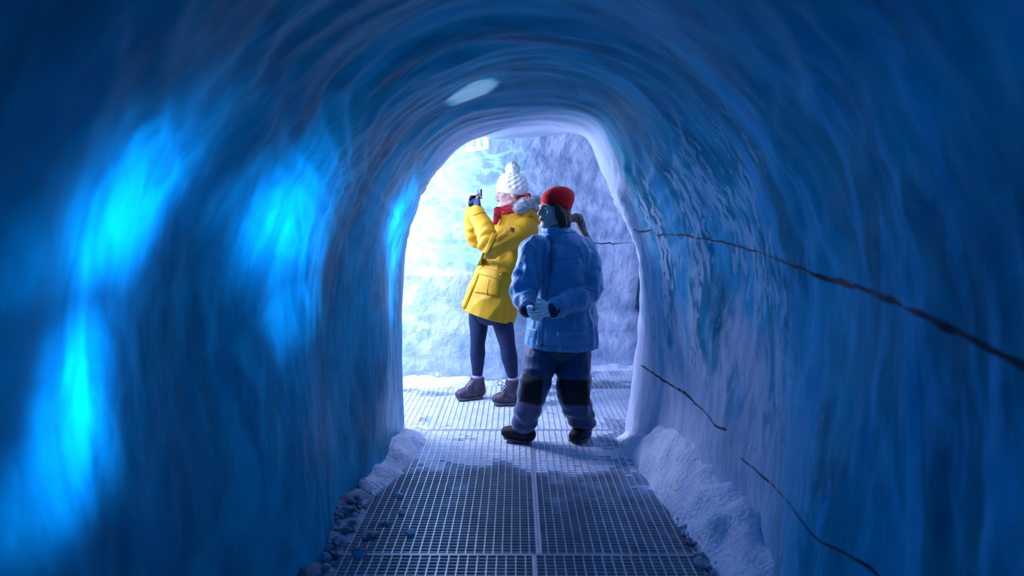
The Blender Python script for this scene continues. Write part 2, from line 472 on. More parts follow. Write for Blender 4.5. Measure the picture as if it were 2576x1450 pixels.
def profile(Y, t):
    """t 0..1 from the left foot over the crown to the right foot"""
    u = t * 400; i = min(399, int(u)); k = sm(2.5, 4.5, Y)
    q = NEAR[i].lerp(NEAR[i + 1], u - i).lerp(END[i].lerp(END[i + 1], u - i), k)
    w = 1 + (.05 * math.sin(Y * 3.7 + .6) if q.x < 0 else .04 * math.sin(Y * 2.3)) * (1 - k) * min(1, abs(q.x) * 2)
    return Vector((q.x * w, Y, q.y))
def rough_t(p, t, Y, side):
    q = Vector((t * 5.2, Y * 1.1, 3.1))
    d = .05 * noise.noise(Vector((t * 6, Y * 1.9, 0)))
    cr = sm(.25, .38, t) * sm(.78, .62, t)
    d += (.007 + .011 * cr) * noise.noise(Vector((t * 11, Y * (5 + 4 * cr), 5)))
    d += .006 * noise.noise(Vector((t * 26, Y * 20, 9)))
    if side == 'r': d += .010 * noise.noise(Vector((t * 40, Y * 13, 2)))
    return d

NT = 220
ys = list(np.arange(-2.8, 0.6, .10)) + list(np.arange(.6, YE - .02, .022)) + [YE]
rings = []; uvs = []
arc = 4.6
for Y in ys:
    ring = []
    for i in range(NT + 1):
        t = i / NT
        p = profile(Y, t); e = .004
        tan = (profile(Y, min(1, t + e)) - profile(Y, max(0, t - e))).normalized()
        n = Vector((tan.z, 0, -tan.x))       # towards the inside
        s = 'l' if t < .36 else ('r' if t > .62 else 'c')
        d = rough_t(p, t, Y, s)
        ring.append(p + n * d)
        uvs.append((t * arc, Y))
    rings.append(ring)
# flare: the shell rounds the corner and runs out into the chamber
def flare_target(i):
    t = i / NT
    if t < .26: return Vector((-2.9, 0, -.08 + 1.2 * t / .26))
    if t > .74: return Vector((2.9, 0, -.08 + 1.2 * (1 - t) / .26))
    a = PI * (1 - (t - .26) / .48)
    c, s_ = math.cos(a), math.sin(a)
    x = 2.9 * max(-1, min(1, c * 1.25)); z = 1.12 + (2.32 - 1.12) * min(1, s_ * 1.5)
    return Vector((x, 0, z))
last = rings[-1]
for k, (f, dy) in enumerate([(.008, .018), (.022, .04), (.05, .07), (.09, .10), (.16, .13), (.26, .16), (.4, .19), (.6, .22), (.8, .25), (1.0, .28)]):
    ring = []
    for i in range(NT + 1):
        T = flare_target(i); b = last[i]
        t = i / NT
        up = sm(.36, .5, t) * sm(.64, .5, t)             # over the crown the ceiling just runs on
        dyy = dy * (1 - up) + up * (dy * 6.5)
        ff = f * (1 - up) + up * f * .45
        p = Vector((b.x + (T.x - b.x) * ff, b.y + dyy, b.z + (T.z - b.z) * ff))
        p += Vector((0, 1, 0)) * .02 * noise.noise(p * 4)
        ring.append(p)
        uvs.append((t * arc, YE + dy * 2 + f * 2))
    rings.append(ring)
allv = [p for r in rings for p in r]
allf = []
for j in range(len(rings) - 1):
    for i in range(NT):
        a = j * (NT + 1) + i
        allf.append((a, a + 1, a + NT + 2, a + NT + 1))
full = pymesh(allv, allf)
vn = [v.normal.copy() for v in full.vertices]
# where the wall is thin and clear enough for the buried lamps to shine through: y, z, ry, rz, tilt
WINDOWS = [(1.68, 1.50, .26, .20, .4), (1.56, 1.40, .28, .12, .3), (2.72, 1.44, .42, .26, 0), (2.9, 1.05, .3, .12, 0),
           (4.22, 1.40, .24, .26, 0), (4.34, 1.08, .14, .34, 0), (1.50, 1.06, .20, .15, 0), (1.46, .90, .26, .13, 0)]
def clearness(v):
    dim = .04 + .12 * sm(.4, 2.3, v.y)
    if v.x > -.3: return dim
    c = 0
    for (y, z, ry, rz, tl) in WINDOWS:
        dy = (v.y - y - tl * (v.z - z)) / ry; dz = (v.z - z) / rz
        r = math.sqrt(dy * dy + dz * dz) + .45 * noise.noise(Vector((v.y * 5, v.z * 5, 2)))
        c = max(c, sm(1.75, .4, r))
    return dim + (.60 - dim) * c
def split(name, i0, i1, m):
    keep = {}; vs = []; fs = []; no = []; uu = []
    for j in range(len(rings) - 1):
        for i in range(i0, i1):
            f = allf[j * NT + i]; g = []
            for v in f:
                if v not in keep:
                    keep[v] = len(vs); vs.append(allv[v]); no.append(vn[v]); uu.append(uvs[v])
                g.append(keep[v])
            fs.append(tuple(g))
    me = pymesh(vs, fs)
    ul = me.uv_layers.new(name='UVMap')
    for l in me.loops: ul.data[l.index].uv = uu[l.vertex_index]
    o = link(name, me, m)
    me.normals_split_custom_set_from_vertices(no)
    at = me.attributes.new('clear', 'FLOAT', 'POINT')
    for i, v in enumerate(vs): at.data[i].value = clearness(v)
    o['kind'] = 'structure'
    return o
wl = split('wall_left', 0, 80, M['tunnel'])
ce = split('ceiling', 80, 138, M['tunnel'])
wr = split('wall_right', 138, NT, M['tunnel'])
ec = [Vector((0, -2.86, 1.0))] + list(rings[0])
cap_ = link('end_cap', pymesh(ec, [(0, i + 1, i + 2) for i in range(len(rings[0]) - 1)]), M['tunnel']); cap_['kind'] = 'structure'  # unseen cap added so world light does not enter along the tunnel
bvh_r = bvh_of(wr.data); bvh_l = bvh_of(wl.data)

# ------------------------------------------------------------------ the chamber behind
plan = [(-2.95, 4.80), (-2.95, 5.5), (-2.5, 6.05), (-1.8, 6.25), (-1.1, 6.22), (-.5, 6.22), (0.0, 6.38), (.45, 6.62), (.8, 6.78), (1.10, 6.85), (1.17, 6.95), (1.2, 7.25), (1.22, 7.6), (1.34, 7.7), (1.42, 7.3), (1.5, 6.9), (1.9, 6.7), (2.6, 6.3), (2.95, 5.6), (2.95, 4.80)]
PL = catmull(plan, 12)
ZL = .93
hz = [0.0 - .08, .0, .06, .12, .18, .24, .28, .30, .33, .40, .46, .50, .54, .58, .62, .70, .78, .85, .90, ZL - .012, ZL, ZL + .008, 1.0] + [1.0 + .04 * k for k in range(1, 34)]
HT = 2.26
vs = []; uv2 = []; clear = []
for pi_, (x, y) in enumerate(PL):
    a = PL[max(pi_ - 1, 0)]; b = PL[min(pi_ + 1, len(PL) - 1)]
    tn = Vector((b[0] - a[0], b[1] - a[1], 0)).normalized(); inn = Vector((tn.y, -tn.x, 0))
    left = sm(.2, -.15, x)
    for h in hz:
        off = 0
        if h <= ZL: off += .13 * left
        # bands of the lower wall on the right
        rgt = sm(.3, .6, x) * sm(1.5, 1.0, x)
        off += rgt * (.06 * sm(.50, .46, h) + .07 * sm(.30, .26, h) - .03 * gauss(h - .5, .03))
        off += rgt * .05 * gauss(h - 1.0, .2) * (1 if h < 1.18 else .2)
        cove = max(0, h - (HT - .38)) / .38
        cv = 1 - math.sqrt(max(0, 1 - min(1, cove) ** 2))
        p = Vector((x, y, min(h, HT))) + inn * (off + .36 * cv)
        r = .035 * noise.noise(Vector((x * 2.2, h * 2.2, y)))
        rr = sm(ZL, ZL + .1, h)
        r += rr * (.030 * noise.noise(Vector((x * 9, h * 9, y * 3))) + .018 * noise.noise(Vector((x * 22, h * 17, 4)))) * (1 - .75 * left)
        p += inn * r
        vs.append(p); uv2.append((x * 1.0 + y * .3, h))
        clear.append((.10 + .9 * left * sm(ZL, ZL + .03, h) * sm(2.2, 1.9, h)) if h > ZL - .02 else .10 + .22 * left)
nh = len(hz); fs = []
for i in range(len(PL) - 1):
    for j in range(nh - 1):
        a = i * nh + j; fs.append((a, a + nh, a + nh + 1, a + 1))
me = pymesh(vs, fs)
ul = me.uv_layers.new(name='UVMap')
for l in me.loops: ul.data[l.index].uv = uv2[l.vertex_index]
at = me.attributes.new('clear', 'FLOAT', 'POINT')
for i, c in enumerate(clear): at.data[i].value = c
wb = link('wall_back', me, M['ice_far']); wb['kind'] = 'structure'
# chamber ceiling
vs = []; fs = []; nx, ny = 60, 34
for i in range(nx + 1):
    for j in range(ny + 1):
        x = -3.0 + 6 * i / nx; y = 4.85 + 2.95 * j / ny
        vs.append(Vector((x, y, HT - .02 + .05 * noise.noise(Vector((x * 2, y * 2, 1))) + .02 * noise.noise(Vector((x * 8, y * 8, 1))))))
for i in range(nx):
    for j in range(ny):
        a = i * (ny + 1) + j; fs.append((a, a + 1, a + ny + 2, a + ny + 1))
me = pymesh(vs, fs); ul = me.uv_layers.new(name='UVMap')
for l in me.loops:
    c = vs[l.vertex_index]; ul.data[l.index].uv = (c.x, c.y)
me.attributes.new('clear', 'FLOAT', 'POINT')
o = link('ceiling', me, M['ice_far']); o['kind'] = 'structure'

# dark seams of ash running through the right wall
def seam(pix, r0, seed, bvh=bvh_r, wide=1.0, parent=wr):
    rnd = random.Random(seed); P = []; R = []
    Q = catmull(pix, 9)
    for k, (px, py) in enumerate(Q):
        py += 5 * noise.noise(Vector((px * .03, seed, 0))) + 2.5 * noise.noise(Vector((px * .11, seed, 4)))
        p, n = on(bvh, px, py)
        if p is None: continue
        P.append(p); e = min(k, len(Q) - 1 - k) / 4
        R.append((r0 * (.75 + .9 * noise.noise(Vector((px * .02, seed, 8)))) * min(1, .3 + e), r0 * .14))
    me = pymesh(*loft(P, R, side=(0, 0, 1), seg=8, sub=1))
    return link('ash_seam', me, M['ash'], parent)
seam([(1592, 578), (1612, 582), (1640, 578)], .006, 1)
seam([(1650, 590), (1720, 592), (1800, 606), (1870, 622), (1950, 650), (2030, 682)], .007, 2)
seam([(1985, 665), (2080, 700), (2180, 728), (2260, 765), (2350, 806), (2460, 862), (2600, 935)], .012, 3)
seam([(1612, 918), (1640, 938), (1672, 960), (1700, 978)], .008, 4)
seam([(1700, 975), (1735, 1000), (1775, 1040), (1800, 1072), (1828, 1082)], .008, 5)
seam([(1862, 1152), (1900, 1182), (1950, 1228), (1990, 1275), (2030, 1330), (2075, 1372)], .006, 6)
seam([(2060, 1362), (2110, 1385), (2160, 1412), (2230, 1462)], .007, 7)
bvh_b = bvh_of(wb.data)
seam([(1485, 612), (1520, 614), (1550, 612), (1590, 612)], .010, 8, bvh_b, parent=wb)

# ------------------------------------------------------------------ floor and gratings
nx, ny = 90, 110
vs = []; fs = []
for i in range(nx + 1):
    for j in range(ny + 1):
        x = -3 + 6 * i / nx; y = -2.8 + 10.6 * j / ny
        z = -.075 + .015 * noise.noise(Vector((x * 3, y * 3, 0)))
        vs.append(Vector((x, y, z)))
for i in range(nx):
    for j in range(ny):
        a = i * (ny + 1) + j; fs.append((a, a + ny + 1, a + ny + 2, a + 1))
fl = link('floor', pymesh(vs, fs), M['pit']); fl['kind'] = 'structure'

PX, PY = .0393, .028
def grating(x0, x1, y0, y1, label, wide_left=False, wide_right=False):
    root = bpy.data.objects.new('floor_grating', None); C.objects.link(root)
    root.location = ((x0 + x1) / 2, (y0 + y1) / 2, -.03)
    tag(root, label, 'grating', 'steel walkway gratings')
    off = Vector(root.location)
    def put(name, parts):
        v, f = merge(parts); v = [p - off for p in v]
        o = link(name, pymesh(v, f), M['steel'], root, smooth=False)
        return o
    nb = max(1, round((x1 - x0) / PX)); px = (x1 - x0) / nb
    H = .03
    put('bearing_bars', [box((x0 + px * k, (y0 + y1) / 2, -H / 2), (.0042, y1 - y0 - .006, H)) for k in range(1, nb)])
    nr = round((y1 - y0) / PY); py = (y1 - y0) / nr
    put('cross_bars', [box(((x0 + x1) / 2, y0 + py * k, -.0105), (x1 - x0 - .004, .0028, .016)) for k in range(1, nr)])
    wl_ = .012 if wide_left else .005; wr_ = .012 if wide_right else .005
    put('frame', [box((x0 + wl_ / 2, (y0 + y1) / 2, -H / 2 + .0005), (wl_, y1 - y0, H + .001)),
                  box((x1 - wr_ / 2, (y0 + y1) / 2, -H / 2 + .0005), (wr_, y1 - y0, H + .001)),
                  box(((x0 + x1) / 2, y0 + .003, -H / 2 + .0005), (x1 - x0 - .01, .005, H + .001)),
                  box(((x0 + x1) / 2, y1 - .003, -H / 2 + .0005), (x1 - x0 - .01, .005, H + .001))])
    return root
GX = V(1350, 1300, V(1350, 1300, 1).y).x
def ground(px, py):
    d = ray(px, py); return CP + d * (-CH / d.z)
cx0 = ground(1348, 1280).x
Y1 = ground(1400, 1396).y; Y2 = ground(1300, 1082).y; Y3 = ground(1550, 970).y
print('grating seam', cx0, Y1, Y2, Y3)
g = []
cells = [(-.76, cx0, Y1, Y2, 'steel grating in the middle of the walkway, left of the wide seam', 0, 1),
         (cx0 + .002, .76, Y1, Y2, 'steel grating in the middle of the walkway, right of the wide seam', 1, 0),
         (-.76, cx0 - .018, 1.3, Y1 - .004, 'steel grating nearest the viewer, left half, along the bottom edge', 0, 1),
         (cx0 - .016, .80, 1.3, Y1 - .004, 'steel grating nearest the viewer, right half, along the bottom edge', 0, 0),
         (-1.6, -.56, Y2 + .004, Y3, 'snow-dusted steel grating at the left foot of the bright ice wall', 0, 0),
         (-.558, .50, Y2 + .004, Y3, 'steel grating carrying the figure in the yellow coat', 0, 0),
         (.502, 1.6, Y2 + .004, Y3, 'steel grating running off to the right behind the blue jacket', 0, 0),
         (-.9, .30, Y3 + .004, Y3 + .55, 'steel grating strip against the snow ridge under the far ice wall', 0, 0),
         (.302, 1.6, Y3 + .004, Y3 + .75, 'short steel grating furthest away, by the ice wall at right', 0, 0)]
for (x0, x1, y0, y1, lab, a, b) in cells: grating(x0, x1, y0, y1, lab, a, b)

# snow trodden into the cells of the gratings
rnd = random.Random(3)
vs = []; fs = []
for (x0, x1, y0, y1, lab, a, b) in cells:
    nb = max(1, round((x1 - x0) / PX)); px = (x1 - x0) / nb; nr = round((y1 - y0) / PY); py = (y1 - y0) / nr
    for i in range(nb):
        for j in range(nr):
            cx_, cy_ = x0 + px * (i + .5), y0 + py * (j + .5)
            k = noise.noise(Vector((cx_ * 2.2, cy_ * 2.0, 7))) + .55 * noise.noise(Vector((cx_ * 7, cy_ * 7, 1))) + .14 * rnd.uniform(-1, 1)
            k += 1.45 * sm(3.1, 4.4, cy_) - .62
            if cy_ < YE + .1 and abs(cx_) > .735: continue
            if cy_ > 6.05 and cx_ < .2: continue
            if cx_ < -1.3 or cx_ > 1.35: continue
            if cy_ > Y3 - .1: k -= .5
            if k > -.05:
                z = -.024 + .019 * min(1, (k + .05) * 1.8)
                b0 = len(vs); e = .0022
                for (sx, sy) in ((-1, -1), (1, -1), (1, 1), (-1, 1)):
                    vs.append(Vector((cx_ + sx * (px / 2 - e), cy_ + sy * (py / 2 - .0015), z)))
                for (sx, sy) in ((-1, -1), (1, -1), (1, 1), (-1, 1)):
                    vs.append(Vector((cx_ + sx * (px / 2 - e), cy_ + sy * (py / 2 - .0015), -.062)))
                fs.append((b0, b0 + 1, b0 + 2, b0 + 3))
                for q in range(4): fs.append((b0 + q, b0 + 4 + q, b0 + 4 + (q + 1) % 4, b0 + (q + 1) % 4))
o = link('trodden_snow', pymesh(vs, fs), M['snow'], smooth=False)
tag(o, 'pale snow trodden into the square cells of the steel walkway', 'snow', kind='stuff')

# ------------------------------------------------------------------ snow banks along the walls
def bank(name, path, label, m, seg=40, amp=.03, seed=0):
    """path entries: x, y, half width, height; a lumpy ridge of snow"""
    Q = catmull(path, 10); vs = []; fs = []
    n = len(Q)
    for i, (x, y, w, h) in enumerate(Q):
        a = Q[max(i - 1, 0)]; b = Q[min(i + 1, n - 1)]
        d = Vector((b[0] - a[0], b[1] - a[1], 0)).normalized(); s = Vector((d.y, -d.x, 0))
        for k in range(seg + 1):
            u = -1 + 2 * k / seg
            prof = max(0, 1 - u * u) ** .7
            p = Vector((x, y, -.045)) + s * u * w + Vector((0, 0, 1)) * (h + .015) * prof
            q = p * 9 + Vector((seed, 0, 0))
            p += Vector((noise.noise(q), noise.noise(q + Vector((9, 0, 0))), noise.noise(q + Vector((0, 9, 0))))) * amp * (.3 + prof)
            p += Vector((0, 0, 1)) * noise.noise(q * 3.1) * amp * .4 * prof
            vs.append(p)
    for i in range(n - 1):
        for k in range(seg):
            a = i * (seg + 1) + k; fs.append((a, a + 1, a + seg + 2, a + seg + 1))
    o = link(name, pymesh(vs, fs), m)
    return tag(o, label, 'snow', kind='stuff')
bank('snow_bank', [(-.66, 4.72, .10, .03), (-.69, 4.45, .13, .09), (-.74, 4.1, .16, .10), (-.80, 3.7, .15, .07), (-.84, 3.4, .08, .03)],
     'soft white snow bank at the foot of the left ice corner beside the walkway', M['snow'], seed=1)
bank('snow_bank', [(.70, 4.62, .10, .02), (.78, 4.40, .15, .08), (.88, 4.0, .20, .26), (.96, 3.5, .24, .32), (1.0, 3.0, .24, .28), (1.02, 2.5, .22, .18), (1.0, 2.0, .16, .1)],
     'pale lavender snow heaped along the foot of the right ice wall', M['snow'], amp=.04, seed=5)
bank('dirty_snow_bank', [(-.84, 3.75, .12, .04), (-.86, 3.2, .16, .06), (-.88, 2.6, .17, .06), (-.9, 1.6, .17, .06)],
     'dark gritty snow and slush along the foot of the left ice wall', M['dirty_snow'], amp=.035, seed=9)
bank('dirty_snow_bank', [(.80, 3.9, .05, .03), (.84, 3.4, .08, .04), (.87, 2.9, .11, .05), (.9, 2.4, .13, .06), (.92, 1.6, .14, .06)],
     'dark gritty slush between the walkway and the right hand snow heap', M['dirty_snow'], amp=.03, seed=12)
bank('snow_ridge', [(-1.9, 6.0, .14, .06), (-1.2, 5.95, .13, .09), (-.8, 5.93, .12, .09), (-.45, 5.98, .12, .08), (-.1, 6.05, .13, .04), (.2, 6.2, .13, .03)],
     'low white ridge of loose snow under the bright far ice wall', M['snow'], amp=.03, seed=15)
bank('snow_ridge', [(.2, 6.45, .12, .03), (.55, 6.58, .14, .07), (.85, 6.62, .15, .06), (1.3, 6.7, .15, .04)],
     'low ridge of snow at the base of the banded ice wall right of the blue jacket', M['snow'], amp=.03, seed=18)

def chunk(x, y, r, m, label, group, seed, zb=-.03):
    rn = random.Random(seed)
    v, f = ellipsoid((0, 0, 0), (r * rn.uniform(.8, 1.3), r * rn.uniform(.8, 1.3), r * rn.uniform(.5, .8)), n=14, m=9)
    out = []
    for p in v:
        q = p * (3.2 / r * .35) + Vector((seed * 3.1, 0, 0))
        out.append(p * (1 + .45 * noise.noise(q) + .2 * noise.noise(q * 2.6)))
    o = link('ice_chunk' if m is M['snow'] else 'gritty_ice_chunk', pymesh(out, f), m)
    o.location = (x, y, zb + r * .4); o.rotation_euler = (0, 0, rn.uniform(0, 6))
    return tag(o, label, 'ice chunk', group)
for k, (px, py, r, dirty, lab) in enumerate([
        (1004, 1250, .020, 0, 'pale rounded ice lump on the grit left of the walkway, furthest up'),
        (1010, 1292, .016, 0, 'small bright glinting ice lump at the left edge of the walkway'),
        (968, 1318, .026, 1, 'dull grey slush lump left of the walkway edge'),
        (930, 1350, .030, 1, 'wide grey slush lump near the foot of the left wall'),
        (1032, 1343, .017, 0, 'pale snow clod lying on the left side of the near grating'),
        (905, 1395, .030, 1, 'dark slush lump at the bottom left beside the walkway'),
        (1618, 1162, .022, 0, 'lavender snow lump just past the right end of the snow tongue'),
        (1648, 1196, .024, 0, 'lavender snow lump beside the right walkway edge, above the biggest one'),
        (1684, 1236, .036, 0, 'biggest white snow lump on the right edge of the walkway'),
        (1662, 1218, .022, 1, 'dark gritty lump beside the biggest white snow lump'),
        (1712, 1290, .030, 1, 'dark gritty lump below the biggest white snow lump'),
        (1728, 1342, .020, 0, 'small pale ice lump midway down the right walkway edge'),
        (1772, 1384, .016, 0, 'bright glinting ice lump in the dark slush at lower right'),
        (1765, 1420, .034, 1, 'dark slush lump at the bottom right beside the walkway')]):
    p = ground(px, py)
    chunk(p.x, p.y, r, M['dirty_snow'] if dirty else M['snow'], lab, None, 100 + k, 0.0 if not dirty else -.01)
def rubble(label, xs, ys, n, seed):
    rn = random.Random(seed); parts = []
    for k in range(n):
        y = rn.uniform(*ys); x = rn.uniform(*xs); r = rn.uniform(.006, .020)
        v, f = ellipsoid((0, 0, 0), (r * rn.uniform(.8, 1.3), r * rn.uniform(.8, 1.3), r * .7), n=9, m=6)
        o_ = Vector((x, y, rn.uniform(.0, .03)))
        parts.append(([p * (1 + .5 * noise.noise(p * 60 + Vector((k, 0, 0)))) + o_ for p in v], f))
    tag(link('ice_rubble', pymesh(*merge(parts)), M['dirty_snow']), label, 'rubble', kind='stuff')
rubble('dark crumbled ice and grit strewn along the left edge of the walkway', (-.90, -.745), (2.3, 3.9), 240, 1)
rubble('dark crumbled ice and grit strewn along the right edge of the walkway', (.75, .86), (2.3, 4.1), 240, 2)

# ------------------------------------------------------------------ lamps sunk in the left ice wall
for (px, py), wx, dep, en, rad in [
        ((330, 320), .93, .15, 1.8, .05), ((270, 430), .93, .15, 3.0, .05), ((210, 550), .93, .14, 3.6, .06), ((340, 500), .93, .16, 3.0, .05), ((110, 600), .93, .14, 2.2, .05),
        ((650, 525), .93, .075, 6.0, .02), ((715, 600), .93, .17, 5.5, .05), ((690, 450), .93, .20, 3.4, .05), ((690, 860), .93, .16, 1.8, .05),
        ((975, 530), .745, .11, 7.5, .03), ((985, 640), .745, .09, 3.0, .03), ((982, 760), .745, .09, 1.4, .03),
        ((180, 950), .93, .08, 1.6, .02), ((205, 1080), .93, .15, 2.8, .05), ((100, 1060), .93, .15, 2.4, .05), ((190, 850), .93, .10, .5, .04)]:
    p = VX(px, py, -wx)
    lamp('wall_lamp', 'POINT', (p.x - dep, p.y, p.z), en * 1.0, BLU, rad)
p = VX(178, 1200, -.99)
o = link('lamp_stake', pymesh(*loft([p + Vector((0, -.012, .11)), p, p + Vector((0, .02, -.16))], [.009, .012, .007])), M['black'])
tag(o, 'dark stake frozen inside the left ice wall below the lowest blue glow', 'stake')
# spotlight that strengthens the pale oval painted on the vault
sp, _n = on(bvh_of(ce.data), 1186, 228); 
fa = ce.data.attributes.new('pale_tone', 'FLOAT', 'POINT')     # the spot's pool of light, painted into the ice colour
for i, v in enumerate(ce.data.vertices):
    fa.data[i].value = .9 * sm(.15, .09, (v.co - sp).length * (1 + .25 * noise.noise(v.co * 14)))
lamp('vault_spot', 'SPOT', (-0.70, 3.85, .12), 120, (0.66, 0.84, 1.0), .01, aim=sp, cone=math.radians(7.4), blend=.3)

# small lit lamps in the lower far wall
for (px, py, lab, r) in ((1054, 829, 'tiny warm white light shining inside the pale lower ice wall', .011),
                         (1100, 941, 'tiny warm white light low in the ice just above the snow ridge', .009)):
    p, n = on(bvh_b, px, py)
    if n.dot(ray(px, py)) > 0: n = -n
    o = link('ice_light', pymesh(*ellipsoid((0, 0, 0), (r, r * .6, r * 1.25), n=12, m=8)), M['led'])
    o.location = p + n * .002
    tag(o, lab, 'light')

# ------------------------------------------------------------------ exit sign
root = bpy.data.objects.new('exit_sign', None); C.objects.link(root)
A = V(1224, 362, 5.02); B = V(1172, 356, 5.30)
mid = (A + B) / 2; ax = (B - A); ax.z = 0; wid = ax.length; ax.normalize()
nrm = Vector((-abs(ax.y), -abs(ax.x), 0)).normalized()
root.location = mid
tag(root, 'lit white and green exit sign hanging where the tunnel meets the chamber', 'sign')
rot = Matrix((ax, nrm, Vector((0, 0, 1)))).transposed()     # local x along the sign, y out of its face
hh = .108
def sg(name, c, s, m, parent=root):
    v, f = box((0, 0, 0), s); v = [rot @ (p + Vector(c)) for p in v]
    return link(name, pymesh(v, f), m, parent, smooth=False)
sg('housing', (0, -.007, 0), (wid + .004, .012, hh + .003), M['sign_white'])
fc = sg('face', (0, .002, 0), (wid, .006, hh), M['sign_white'])
def flat(name, pts, m, off, parent):
    me = pymesh([rot @ Vector((x * wid / 2, off, z * hh / 2)) for x, z in pts] + [rot @ Vector((x * wid / 2, off - .0015, z * hh / 2)) for x, z in pts],
                [tuple(range(len(pts))), tuple(range(2 * len(pts) - 1, len(pts) - 1, -1))])
    return link(name, me, m, parent, smooth=False)
# local +x runs to the left in the picture
flat('green_field', [(.55, .95), (.55, -.35), (-.02, -.62), (-.02, .95)], M['sign_green'], .0068, root)
flat('running_figure', [(.27 + .16 * math.cos(a), .14 + .62 * math.sin(a)) for a in [2 * PI * k / 20 for k in range(20)]], M['sign_white'], .0085, root)
flat('door_bar', [(-.48, .8), (-.60, .75), (-.74, -.72), (-.56, -.66)], M['sign_green'], .0068, root)
sg('rear_face', (0, -.016, 0), (wid * .9, .006, hh * .8), M['sign_back'])
sg('hanger', (0, -.012, hh / 2 + .08), (.02, .012, .17), M['steel'])

# ------------------------------------------------------------------ people
def head_parts(mtx, sc=1.0):
    P = []
    def e(c, r, rot=None): P.append(ellipsoid(c, r, rot))
    e((0, .016, .030), (.076, .094, .086))
    e((0, -.022, -.030), (.060, .066, .074))
    e((0, -.052, -.066), (.038, .036, .036))
    P.append(loft([(-.05, .0, -.07), (-.03, -.05, -.088), (0, -.072, -.094), (.03, -.05, -.088), (.05, .0, -.07)], [.018, .018, .020, .018, .018], sub=3))
    P.append(loft([(0, -.080, .016), (0, -.094, -.004), (0, -.104, -.022)], [.008, .010, .0125], sub=3))
    e((-.012, -.092, -.026), .009); e((.012, -.092, -.026), .009)
    P.append(loft([(-.045, -.068, .024), (0, -.084, .026), (.045, -.068, .024)], [.011, .012, .011], sub=3))
    e((-.042, -.058, -.014), (.022, .022, .022)); e((.042, -.058, -.014), (.022, .022, .022))
    e((0, -.078, -.053), (.026, .016, .015))
    P.append(loft([(-.022, -.083, -.050), (0, -.094, -.047), (.022, -.083, -.050)], [.004, .006, .004], sub=3))
    P.append(loft([(-.020, -.083, -.058), (0, -.092, -.060), (.020, -.083, -.058)], [.004, .0065, .004], sub=3))
    e((-.077, .012, -.012), (.009, .018, .031)); e((.077, .012, -.012), (.009, .018, .031))
    return [xf(p, mtx @ Matrix.Scale(sc, 4)) for p in P]
def face_extras(root, mtx, sc, lips=True):
    K = mtx @ Matrix.Scale(sc, 4)
    for s in (-1, 1):
        ey = link('eye', pymesh(*xf(ellipsoid((s * .031, -.0685, .004), .0115), K)), M['eye'], root)
        link('iris', pymesh(*xf(ellipsoid((s * .031, -.0785, .004), (.0055, .003, .0055), n=12, m=8), K)), M['iris'], ey)
        link('eyebrow', pymesh(*xf(loft([(s * .014, -.092, .024), (s * .032, -.088, .029), (s * .048, -.074, .024)], [.0028, .0036, .002], sub=3, seg=8), K)), M['hair_dark'], root)
    v = loft([(-.022, -.088, -.0535), (-.008, -.0985, -.050), (0, -.0995, -.0515), (.008, -.0985, -.050), (.022, -.088, -.0535)], [.002, .0042, .0038, .0042, .002], sub=3, seg=8)
    w = loft([(-.020, -.087, -.0555), (0, -.097, -.0595), (.020, -.087, -.0555)], [.002, .005, .002], sub=3, seg=8)
    link('lips', pymesh(*xf(merge([v, w]), K)), M['lips'], root)
def frame(face, up=(0, 0, 1), origin=(0, 0, 0)):
    f = Vector(face).normalized(); u = Vector(up); u = (u - f * u.dot(f)).normalized()
    x = u.cross(-f) * -1
    x = (-f).cross(u)            # local -Y is forward, +Z up
    m = Matrix((x, -f, u)).transposed().to_4x4(); m.translation = Vector(origin); return m
def hand_parts(wrist, knuck, pn, side, curl=(.5, .6, .5), spread=.10, thumb=(.6, .5), k=1.0, rad=1.0, only=None, wide=None):
    """palm, four fingers and a thumb; pn = direction the palm faces, side = +1 / -1 where the thumb sits"""
    wrist = Vector(wrist); d = (Vector(knuck) - wrist).normalized(); pn = Vector(pn); pn = (pn - d * pn.dot(d)).normalized()
    s = d.cross(pn).normalized() * side            # towards the thumb
    L = .090 * k; out = {}
    palm = [loft([wrist - d * .01 * k, wrist + d * .03 * k, wrist + d * .065 * k, wrist + d * L], [(.026 * k * rad, .019 * k * rad), (.036 * k * rad, .017 * k * rad), (.042 * k * rad, .015 * k * rad), (.041 * k * rad, .012 * k * rad)], side=s, sub=3),
            ellipsoid(wrist + d * .035 * k + s * .026 * k + pn * .008 * k, .019 * k * rad)]
    fingers = []
    for i, (o, ln, r) in enumerate([(1.5, .072, .0088), (.5, .080, .0090), (-.5, .074, .0086), (-1.5, .060, .0078)]):
        b = wrist + d * (L - .004 * k - .004 * abs(o)) + s * o * .0205 * k
        dirn = (d + s * spread * o).normalized(); p = b - dirn * .02 * k; pts = [p, b]
        ang = 0
        for q, (fr, c) in enumerate(zip((.44, .32, .24), curl)):
            ang += c * (1 + .08 * i)
            dd = dirn * math.cos(ang) + pn * math.sin(ang)
            pts.append(pts[-1] + dd * ln * fr * k)
        fingers.append(loft(pts, [r * 1.02 * k * rad, r * 1.05 * k * rad, r * k * rad, r * .93 * k * rad, r * .78 * k * rad], sub=3, seg=12))
    tb = wrist + d * .03 * k + s * .030 * k + pn * .006 * k
    a, c = thumb
    t1 = (d * math.cos(a) + s * math.sin(a)).normalized(); t2 = (t1 * math.cos(c) + pn * math.sin(c)).normalized()
    th = loft([tb, tb + t1 * .034 * k, tb + t1 * .034 * k + t2 * .028 * k, tb + t1 * .034 * k + (t2 + d * .3).normalized() * .052 * k],
              [.0135 * k * rad, .011 * k * rad, .0098 * k * rad, .008 * k * rad], sub=3, seg=12)
    return palm, fingers, th, (d, pn, s)

